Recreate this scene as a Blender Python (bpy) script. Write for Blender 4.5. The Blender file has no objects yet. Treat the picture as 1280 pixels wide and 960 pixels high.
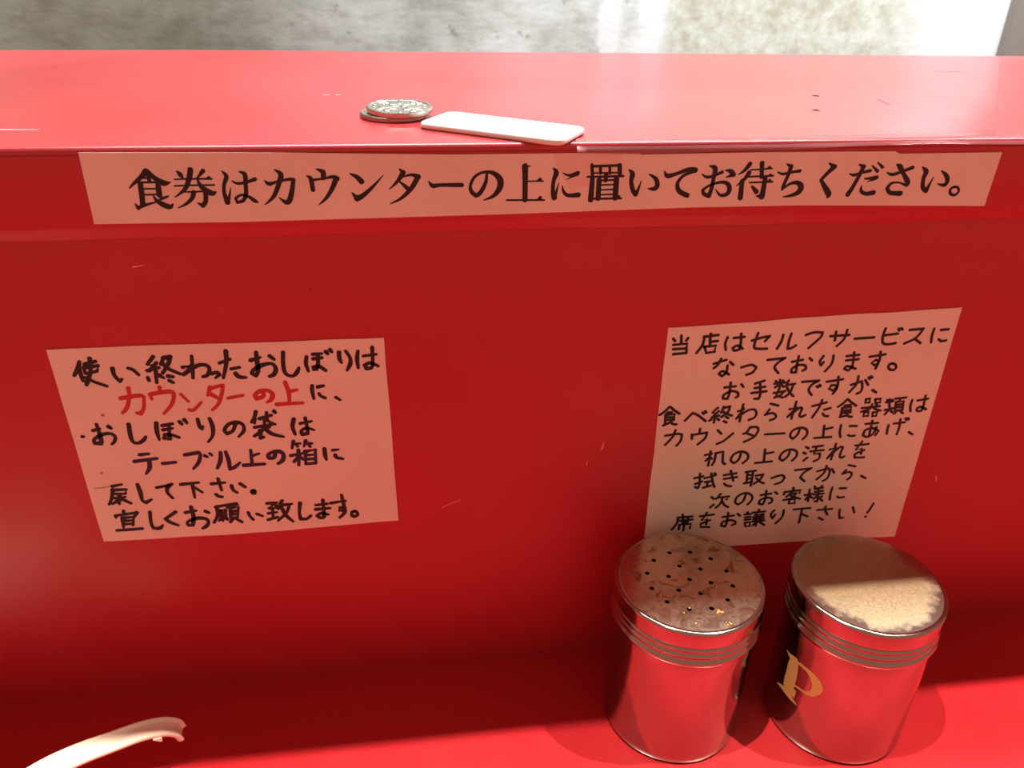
import bpy, bmesh, math, random
from mathutils import Vector, Matrix, noise

sc = bpy.context.scene
# ------------------------------------------------------------------ camera
cam_d = bpy.data.cameras.new('camera')
cam = bpy.data.objects.new('camera', cam_d)
sc.collection.objects.link(cam)
cam_d.sensor_width = 36.0
cam_d.lens = 36.0 * 1040 / 1280
cam_d.clip_start = 0.01
cam.matrix_world = Matrix((
    (0.99025875, 0.04737459, -0.13093230, 0.0),
    (-0.13744152, 0.48319806, -0.86465569, -0.2803117),
    (0.02230353, 0.87422839, 0.48500234, 0.30487882),
    (0, 0, 0, 1)))
cam_d.dof.use_dof = True
cam_d.dof.focus_distance = 0.31
cam_d.dof.aperture_fstop = 28.0
sc.camera = cam
# ------------------------------------------------------------------ world, lamps, exposure
W = bpy.data.worlds.new('world'); sc.world = W; W.use_nodes = True
W.node_tree.nodes['Background'].inputs[0].default_value = (1.0, 0.50, 0.34, 1)
W.node_tree.nodes['Background'].inputs[1].default_value = 0.48
sc.view_settings.view_transform = 'Standard'
sc.view_settings.look = 'None'
sc.view_settings.exposure = 0.0
sc.view_settings.gamma = 1.0
sc.view_settings.use_curve_mapping = False
LAMP_POWER = 54.0
KITCHEN_POWER = 9.5
CEIL_POWER = 36.0
def light(name, kind, loc, target, power, col, **kw):
    d = bpy.data.lights.new(name, kind); d.energy = power; d.color = col
    for k, v in kw.items(): setattr(d, k, v)
    o = bpy.data.objects.new(name, d); sc.collection.objects.link(o)
    o.location = loc
    o.rotation_euler = (Vector(target) - Vector(loc)).to_track_quat('-Z', 'Y').to_euler()
    return o
for lx in (0.435, -0.087):
    light('counter_spot', 'SPOT', (lx, -0.130, 0.975), (0.06, -0.70, 0.0), LAMP_POWER, (1.0, 0.86, 0.66),
          spot_size=math.radians(86), spot_blend=0.15, shadow_soft_size=0.0045)
light('kitchen_tube', 'AREA', (0.80, 0.28, 0.80), (0.72, 0.80, 0.25), KITCHEN_POWER, (0.88, 1.0, 1.0), shape='RECTANGLE', size=0.45, size_y=0.08)
light('kitchen_ceiling_lamp', 'AREA', (0.16, 0.36, 1.25), (0.16, 0.34, 0.2), CEIL_POWER, (0.90, 1.0, 1.0), shape='RECTANGLE', size=1.1, size_y=0.15)

COL = sc.collection
# ------------------------------------------------------------------ helpers
def link(name, bm, mat, parent=None, smooth=False, sharp=None):
    me = bpy.data.meshes.new(name)
    bm.normal_update()
    bm.to_mesh(me); bm.free()
    for m in (mat if isinstance(mat, (list, tuple)) else [mat]): me.materials.append(m)
    o = bpy.data.objects.new(name, me); COL.objects.link(o)
    if smooth:
        for p in me.polygons: p.use_smooth = True
        if sharp is not None: me.set_sharp_from_angle(angle=math.radians(sharp))
    if parent: o.parent = parent
    return o
def empty(name, loc=(0, 0, 0)):
    o = bpy.data.objects.new(name, None); COL.objects.link(o); o.location = loc
    o.empty_display_size = 0.02
    return o
def tag(o, label=None, cat=None, group=None, kind=None):
    if label: o['label'] = label
    if cat: o['category'] = cat
    if group: o['group'] = group
    if kind: o['kind'] = kind
    return o
def add_box(bm, x0, x1, y0, y1, z0, z1):
    v = [bm.verts.new((x, y, z)) for x in (x0, x1) for y in (y0, y1) for z in (z0, z1)]
    for f in ((0, 1, 3, 2), (4, 6, 7, 5), (0, 4, 5, 1), (2, 3, 7, 6), (0, 2, 6, 4), (1, 5, 7, 3)):
        bm.faces.new([v[i] for i in f])
    return v
def add_profile_x(bm, prof, xs, off=None):
    """sweep a closed y,z profile along x"""
    rings = []
    for x in xs:
        rings.append([bm.verts.new((x, y + (off(x, i)[0] if off else 0), z + (off(x, i)[1] if off else 0))) for i, (y, z) in enumerate(prof)])
    n = len(prof)
    for a, b in zip(rings, rings[1:]):
        for i in range(n):
            bm.faces.new((a[i], a[(i + 1) % n], b[(i + 1) % n], b[i]))
    bm.faces.new(rings[0][::-1]); bm.faces.new(rings[-1])
def add_prism(bm, pts, n, h):
    """polygon (list of Vector) extruded by vector n*h"""
    n = Vector(n) * h
    a = [bm.verts.new(p) for p in pts]; b = [bm.verts.new(Vector(p) + n) for p in pts]
    bm.faces.new(a[::-1]); bm.faces.new(b)
    k = len(pts)
    for i in range(k): bm.faces.new((a[i], a[(i + 1) % k], b[(i + 1) % k], b[i]))
def add_lathe(bm, prof, seg=96, cx=0, cy=0, cap0=True, cap1=True, mod=None):
    rings = []
    for j, (r, z) in enumerate(prof):
        rings.append([bm.verts.new((cx + (r + (mod(j, i) if mod else 0)) * math.cos(2 * math.pi * i / seg), cy + (r + (mod(j, i) if mod else 0)) * math.sin(2 * math.pi * i / seg), z)) for i in range(seg)])
    for a, b in zip(rings, rings[1:]):
        for i in range(seg): bm.faces.new((a[i], a[(i + 1) % seg], b[(i + 1) % seg], b[i]))
    if cap0: bm.faces.new(rings[0][::-1])
    if cap1: bm.faces.new(rings[-1])
    return rings
def catmull(p, step=4):
    if len(p) < 3: return p
    q = [p[0]] + p + [p[-1]]
    out = []
    for i in range(1, len(q) - 2):
        a, b, c, d = q[i - 1], q[i], q[i + 1], q[i + 2]
        u, v = b - a, c - b
        for k in range(step):
            t = k / step
            # tight corners stay sharp: lower the tension there
            out.append(0.5 * ((2 * b) + (c - a) * t + (2 * a - 5 * b + 4 * c - d) * t * t + (3 * b - a - 3 * c + d) * t ** 3))
    out.append(p[-1])
    return out
def soften(p):
    """split a polyline at its sharp corners so that only the bends are rounded"""
    runs, cur = [], [p[0]]
    for i in range(1, len(p) - 1):
        cur.append(p[i])
        a = (p[i] - p[i - 1]); b = (p[i + 1] - p[i])
        if a.length > 0 and b.length > 0 and a.xy.length > 0 and b.xy.length > 0 and a.xy.angle(b.xy) > math.radians(72):
            runs.append(cur); cur = [p[i]]
    cur.append(p[-1]); runs.append(cur)
    out = []
    for r in runs:
        c = catmull(r)
        out += c if not out else c[1:]
    return out
STROKE = [0]
def add_stroke(bm, pts, surf, caps=True):
    """pts: Vector(x, z, width); surf maps (x, z, lift) to space; draws one flat ink stroke"""
    STROKE[0] += 1
    lift = 0.00004 + 0.0000015 * (STROKE[0] % 23)
    L, Rr = [], []
    n = len(pts)
    for i, p in enumerate(pts):
        d = (pts[min(i + 1, n - 1)] - pts[max(i - 1, 0)]).xy
        if d.length < 1e-9: d = Vector((1, 0))
        d.normalize(); s = Vector((-d.y, d.x)) * p.z * 0.5
        L.append(bm.verts.new(surf(p.x + s.x, p.y + s.y, lift))); Rr.append(bm.verts.new(surf(p.x - s.x, p.y - s.y, lift)))
    for i in range(n - 1):
        bm.faces.new((L[i], Rr[i], Rr[i + 1], L[i + 1]))
    if caps:
        ids = {0, n - 1}
        for i in range(1, n - 1):
            a = (pts[i] - pts[i - 1]).xy; b = (pts[i + 1] - pts[i]).xy
            if a.length > 1e-9 and b.length > 1e-9 and a.angle(b) > 0.5: ids.add(i)
        for i in ids:
            p = pts[i]
            if p.z > 0.0002:
                ring = [bm.verts.new(surf(p.x + math.cos(t * math.pi / 7) * p.z * 0.5, p.y + math.sin(t * math.pi / 7) * p.z * 0.5, lift + 0.0000006)) for t in range(14)]
                bm.faces.new(ring)
def parse(s, mm=0.001):
    return [[Vector([float(v) * mm for v in q.split(',')]) for q in st.split()] for st in s.split(';')]

# ------------------------------------------------------------------ materials
def mat(name, base=(0.8, 0.8, 0.8), rough=0.5, metal=0.0, **kw):
    m = bpy.data.materials.new(name); m.use_nodes = True
    b = m.node_tree.nodes['Principled BSDF']
    b.inputs['Base Color'].default_value = (*base, 1)
    b.inputs['Roughness'].default_value = rough
    b.inputs['Metallic'].default_value = metal
    for k, v in kw.items(): b.inputs[k].default_value = v
    return m, m.node_tree, b
def N(nt, t, **kw):
    n = nt.nodes.new(t)
    for k, v in kw.items():
        if k.startswith('i_'): n.inputs[int(k[2:]) if k[2:].isdigit() else k[2:].replace('_', ' ')].default_value = v
        else: setattr(n, k, v)
    return n
def noise_node(nt, scale, detail=4, rough=0.55, vec=None, stretch=None, dist=0.0):
    tc = N(nt, 'ShaderNodeTexCoord')
    src = tc.outputs['Object']
    if stretch:
        mp = N(nt, 'ShaderNodeMapping'); mp.inputs['Scale'].default_value = stretch
        nt.links.new(src, mp.inputs['Vector']); src = mp.outputs['Vector']
    n = N(nt, 'ShaderNodeTexNoise'); n.inputs['Scale'].default_value = scale; n.inputs['Detail'].default_value = detail
    n.inputs['Roughness'].default_value = rough; n.inputs['Distortion'].default_value = dist
    nt.links.new(src, n.inputs['Vector'])
    return n
def ramp(nt, src, stops, interp='LINEAR'):
    r = N(nt, 'ShaderNodeValToRGB'); r.color_ramp.interpolation = interp
    el = r.color_ramp.elements
    while len(el) < len(stops): el.new(0.5)
    for e, (p, c) in zip(el, stops):
        e.position = p; e.color = (*c, 1) if len(c) == 3 else c
    nt.links.new(src, r.inputs['Fac'])
    return r
def mixc(nt, fac, a, b, blend='MIX'):
    m = N(nt, 'ShaderNodeMix', data_type='RGBA', blend_type=blend)
    for sock, v in ((m.inputs[0], fac), (m.inputs[6], a), (m.inputs[7], b)):
        if isinstance(v, (int, float)): sock.default_value = v
        elif isinstance(v, tuple): sock.default_value = (*v, 1) if len(v) == 3 else v
        else: nt.links.new(v, sock)
    return m.outputs[2]
def bump(nt, b, src, strength, dist=0.001):
    bp = N(nt, 'ShaderNodeBump'); bp.inputs['Strength'].default_value = strength; bp.inputs['Distance'].default_value = dist
    nt.links.new(src, bp.inputs['Height']); nt.links.new(bp.outputs['Normal'], b.inputs['Normal'])

def red_laminate(name, base, rough):
    m, nt, b = mat(name, base, rough, **{'Specular IOR Level': 0.62})
    n = noise_node(nt, 9.0, 5, 0.6)
    r = ramp(nt, n.outputs['Fac'], [(0.3, (base[0] * 0.94, base[1] * 0.85, base[2] * 0.85)), (0.7, (base[0] * 1.04, base[1] * 1.15, base[2] * 1.15))])
    nt.links.new(r.outputs['Color'], b.inputs['Base Color'])
    r2 = ramp(nt, n.outputs['Fac'], [(0.3, (rough * 0.8,) * 3), (0.75, (rough * 1.25,) * 3)])
    nt.links.new(r2.outputs['Color'], b.inputs['Roughness'])
    return m
M = {}
M['red'] = red_laminate('red_laminate', (0.46, 0.014, 0.027), 0.40)
M['red_desk'] = red_laminate('red_desk_laminate', (0.46, 0.017, 0.026), 0.26)
M['red_gloss'] = red_laminate('red_gloss_laminate', (0.46, 0.030, 0.038), 0.30)
M['film'] = red_laminate('glare_tinted_film', (0.66, 0.22, 0.22), 0.22)  # pale base puts the edge's glare into the film colour
m, nt, b = mat('note_paper', (0.80, 0.74, 0.64), 0.62)
n = noise_node(nt, 14.0, 5); r = ramp(nt, n.outputs['Fac'], [(0.3, (0.74, 0.68, 0.58)), (0.7, (0.82, 0.77, 0.67))]); nt.links.new(r.outputs['Color'], b.inputs['Base Color'])
M['paper'] = m
m, nt, b = mat('sign_paper', (0.80, 0.72, 0.62), 0.5)
n = noise_node(nt, 22.0, 5); r = ramp(nt, n.outputs['Fac'], [(0.3, (0.74, 0.66, 0.56)), (0.7, (0.84, 0.76, 0.66))]); nt.links.new(r.outputs['Color'], b.inputs['Base Color'])
M['sign'] = m
M['black_ink'] = mat('black_ink', (0.012, 0.007, 0.007), 0.6)[0]
M['navy_ink'] = mat('navy_ink', (0.020, 0.010, 0.045), 0.6)[0]
M['red_ink'] = mat('red_ink', (0.52, 0.030, 0.035), 0.6)[0]
M['stain'] = mat('brown_stain', (0.42, 0.20, 0.10), 0.6)[0]
M['clear_tape'] = mat('tape_edge', (0.80, 0.60, 0.52), 0.3)[0]
def steel(name, base, rough, smudge=0.3, scale=60):
    m, nt, b = mat(name, base, rough, 1.0)
    n = noise_node(nt, scale, 6, 0.65)
    r = ramp(nt, n.outputs['Fac'], [(0.35, (rough * (1 - smudge),) * 3), (0.7, (rough * (1 + smudge),) * 3)])
    nt.links.new(r.outputs['Color'], b.inputs['Roughness'])
    c = ramp(nt, n.outputs['Fac'], [(0.3, tuple(v * 0.92 for v in base)), (0.7, base)]); nt.links.new(c.outputs['Color'], b.inputs['Base Color'])
    return m
M['steel'] = steel('stainless_steel', (0.42, 0.39, 0.36), 0.14)
M['coin'] = steel('cupronickel', (0.62, 0.56, 0.48), 0.22, 0.3, 900)
M['coin_dark'] = steel('worn_cupronickel', (0.40, 0.33, 0.26), 0.38, 0.3, 900)
# salt lid: greasy brown film in curly patches over steel
m, nt, b = mat('smeared_lid_steel', (0.6, 0.5, 0.42), 0.2, 1.0)
n1 = noise_node(nt, 100.0, 3, 0.5, dist=2.0); f1 = ramp(nt, n1.outputs['Fac'], [(0.56, (0, 0, 0)), (0.61, (1, 1, 1))])
n2 = noise_node(nt, 420.0, 5); f2 = ramp(nt, n2.outputs['Fac'], [(0.35, (0, 0, 0)), (0.75, (1, 1, 1))])
c = mixc(nt, f1.outputs['Color'], (0.56, 0.47, 0.39), (0.26, 0.15, 0.09)); c = mixc(nt, f2.outputs['Color'], c, (0.50, 0.38, 0.28))
nt.links.new(c, b.inputs['Base Color'])
rr = ramp(nt, n1.outputs['Fac'], [(0.35, (0.17,) * 3), (0.62, (0.30,) * 3)]); nt.links.new(rr.outputs['Color'], b.inputs['Roughness'])
M['lid_salt'] = m
# pepper lid: dry spice dust clinging to the middle of the disc, wet ragged patches at its rim
m, nt, b = mat('dusty_lid_steel', (0.6, 0.5, 0.42), 0.28, 1.0)
tc = N(nt, 'ShaderNodeTexCoord'); ln = N(nt, 'ShaderNodeVectorMath', operation='LENGTH'); mp = N(nt, 'ShaderNodeMapping'); mp.inputs['Scale'].default_value = (1, 1, 0)
nt.links.new(tc.outputs['Object'], mp.inputs['Vector']); nt.links.new(mp.outputs['Vector'], ln.inputs[0])
n1 = noise_node(nt, 110.0, 6, 0.65); n2 = noise_node(nt, 1500.0, 4, 0.7)
ad = N(nt, 'ShaderNodeMath', operation='MULTIPLY_ADD'); nt.links.new(n1.outputs['Fac'], ad.inputs[0]); ad.inputs[1].default_value = 0.016; nt.links.new(ln.outputs['Value'], ad.inputs[2])
edge = ramp(nt, ad.outputs[0], [(0.0, (1, 1, 1)), (0.0315, (1, 1, 1)), (0.0325, (0.12, 0.12, 0.12)), (1.0, (0.06, 0.06, 0.06))])
n6 = noise_node(nt, 700.0, 5, 0.8); gr = ramp(nt, n6.outputs['Fac'], [(0.28, (0.4, 0.4, 0.4)), (0.66, (1, 1, 1))])
fac = N(nt, 'ShaderNodeMath', operation='MULTIPLY'); nt.links.new(edge.outputs['Color'], fac.inputs[0]); nt.links.new(gr.outputs['Color'], fac.inputs[1])
f3 = N(nt, 'ShaderNodeMath', operation='MULTIPLY'); nt.links.new(fac.outputs[0], f3.inputs[0]); f3.inputs[1].default_value = 0.48
inv = N(nt, 'ShaderNodeMath', operation='SUBTRACT'); inv.inputs[0].default_value = 1.0; nt.links.new(f3.outputs[0], inv.inputs[1]); nt.links.new(inv.outputs[0], b.inputs['Metallic'])
dg = ramp(nt, n2.outputs['Fac'], [(0.34, (0.24, 0.16, 0.085)), (0.62, (0.42, 0.305, 0.175))])
nt.links.new(mixc(nt, fac.outputs[0], (0.40, 0.34, 0.28), dg.outputs['Color']), b.inputs['Base Color'])
rr = ramp(nt, fac.outputs[0], [(0.1, (0.22,) * 3), (0.8, (0.45,) * 3)]); nt.links.new(rr.outputs['Color'], b.inputs['Roughness'])
M['lid_pepper'] = m
M['hole'] = mat('dark_inside', (0.02, 0.012, 0.01), 0.7)[0]
M['gold'] = mat('gold_print', (0.50, 0.32, 0.11), 0.5, 0.2)[0]
M['dust'] = mat('spice_dust', (0.62, 0.30, 0.08), 0.8)[0]
M['plastic'] = mat('white_plastic', (0.86, 0.80, 0.72), 0.3, **{'Subsurface Weight': 0.15, 'Subsurface Radius': (0.004, 0.002, 0.001)})[0]
M['plate'] = mat('white_plate_plastic', (0.90, 0.86, 0.80), 0.28, **{'Subsurface Weight': 0.25, 'Subsurface Radius': (0.004, 0.002, 0.0012)})[0]
M['scratch'] = mat('pale_scratch', (0.80, 0.42, 0.36), 0.5)[0]
M['dark_mark'] = mat('dark_red_mark', (0.22, 0.012, 0.014), 0.5)[0]
M['board'] = mat('painted_board', (0.30, 0.10, 0.07), 0.6)[0]
M['lamp_metal'] = mat('lamp_metal', (0.25, 0.25, 0.25), 0.4, 0.8)[0]
# concrete wall: trowelled grey with pale plaster strips, yellowed patches, light painted in rightwards
m, nt, b = mat('rough_concrete', (0.45, 0.44, 0.40), 0.8)
tc = N(nt, 'ShaderNodeTexCoord'); sx = N(nt, 'ShaderNodeSeparateXYZ'); nt.links.new(tc.outputs['Object'], sx.inputs[0])
n1 = noise_node(nt, 9.0, 6, 0.6); n2 = noise_node(nt, 34.0, 6, 0.65, stretch=(0.8, 1, 1.3)); n3 = noise_node(nt, 90.0, 5, 0.7, stretch=(0.3, 1, 1.4)); n4 = noise_node(nt, 42.0, 4, 0.6); n5 = noise_node(nt, 30.0, 9, 0.72)
base = ramp(nt, n1.outputs['Fac'], [(0.32, (0.27, 0.285, 0.27)), (0.5, (0.36, 0.375, 0.37)), (0.68, (0.44, 0.46, 0.46))])
det = ramp(nt, n2.outputs['Fac'], [(0.34, (0.80, 0.78, 0.74)), (0.5, (0.97, 0.97, 0.96)), (0.6, (1.06, 1.06, 1.06))])
st = ramp(nt, n3.outputs['Fac'], [(0.3, (0.86, 0.85, 0.83)), (0.6, (1, 1, 1))])
c = mixc(nt, 1.0, base.outputs['Color'], det.outputs['Color'], 'MULTIPLY'); c = mixc(nt, 1.0, c, st.outputs['Color'], 'MULTIPLY')
blot = ramp(nt, n4.outputs['Fac'], [(0.63, (0, 0, 0)), (0.69, (0.75, 0.75, 0.75))])
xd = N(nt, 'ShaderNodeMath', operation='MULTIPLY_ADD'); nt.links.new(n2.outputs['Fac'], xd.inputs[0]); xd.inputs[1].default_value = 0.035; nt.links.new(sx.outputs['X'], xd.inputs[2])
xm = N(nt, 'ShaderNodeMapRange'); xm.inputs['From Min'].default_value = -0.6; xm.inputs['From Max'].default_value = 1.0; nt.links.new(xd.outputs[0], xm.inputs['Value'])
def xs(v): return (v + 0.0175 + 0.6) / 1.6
pal = ramp(nt, xm.outputs['Result'], [(0, (0, 0, 0)), (xs(.258), (0, 0, 0)), (xs(.264), (1, 1, 1)), (xs(.284), (1, 1, 1)), (xs(.290), (0.1,) * 3), (xs(.308), (0.1,) * 3), (xs(.314), (1, 1, 1)), (xs(.338), (1, 1, 1)), (xs(.346), (0, 0, 0)), (xs(.64), (0, 0, 0)), (xs(.70), (1, 1, 1))])  # plaster strips; the far-right stop paints the wall's light patch
yel = ramp(nt, xm.outputs['Result'], [(0, (0, 0, 0)), (xs(.342), (0, 0, 0)), (xs(.352), (1, 1, 1)), (xs(.62), (1, 1, 1)), (xs(.70), (0, 0, 0))])
yf = ramp(nt, n5.outputs['Fac'], [(0.40, (1, 1, 1)), (0.60, (0.05,) * 3)])
olive_falloff = ramp(nt, xm.outputs['Result'], [(0, (1, 1, 0.9)), (xs(-.43), (0.95, 0.92, 0.74)), (xs(-.38), (0.59, 0.55, 0.43)), (xs(-.20), (0.60, 0.565, 0.46)), (xs(-.08), (0.92, 0.90, 0.85)), (xs(.06), (1.18, 1.18, 1.17)), (xs(.16), (1.42, 1.43, 1.42)), (1, (1.5, 1.5, 1.5))])  # olive tint at left; brightening rightwards paints light falloff into the colour
c = mixc(nt, 1.0, c, olive_falloff.outputs['Color'], 'MULTIPLY')
c = mixc(nt, blot.outputs['Color'], c, (0.20, 0.19, 0.17))
c = mixc(nt, pal.outputs['Color'], c, (0.62, 0.64, 0.65))
yy = N(nt, 'ShaderNodeMath', operation='MULTIPLY'); nt.links.new(yel.outputs['Color'], yy.inputs[0]); nt.links.new(yf.outputs['Color'], yy.inputs[1])
c = mixc(nt, yel.outputs['Color'], c, (0.56, 0.58, 0.53)); c = mixc(nt, yy.outputs[0], c, (0.37, 0.35, 0.275))
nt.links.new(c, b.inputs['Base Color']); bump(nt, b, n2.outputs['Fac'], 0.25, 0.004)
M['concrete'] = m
M['pillar'] = mat('brown_grey_paint', (0.20, 0.17, 0.15), 0.6)[0]
M['floor'] = mat('concrete_floor', (0.25, 0.22, 0.20), 0.6)[0]

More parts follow.
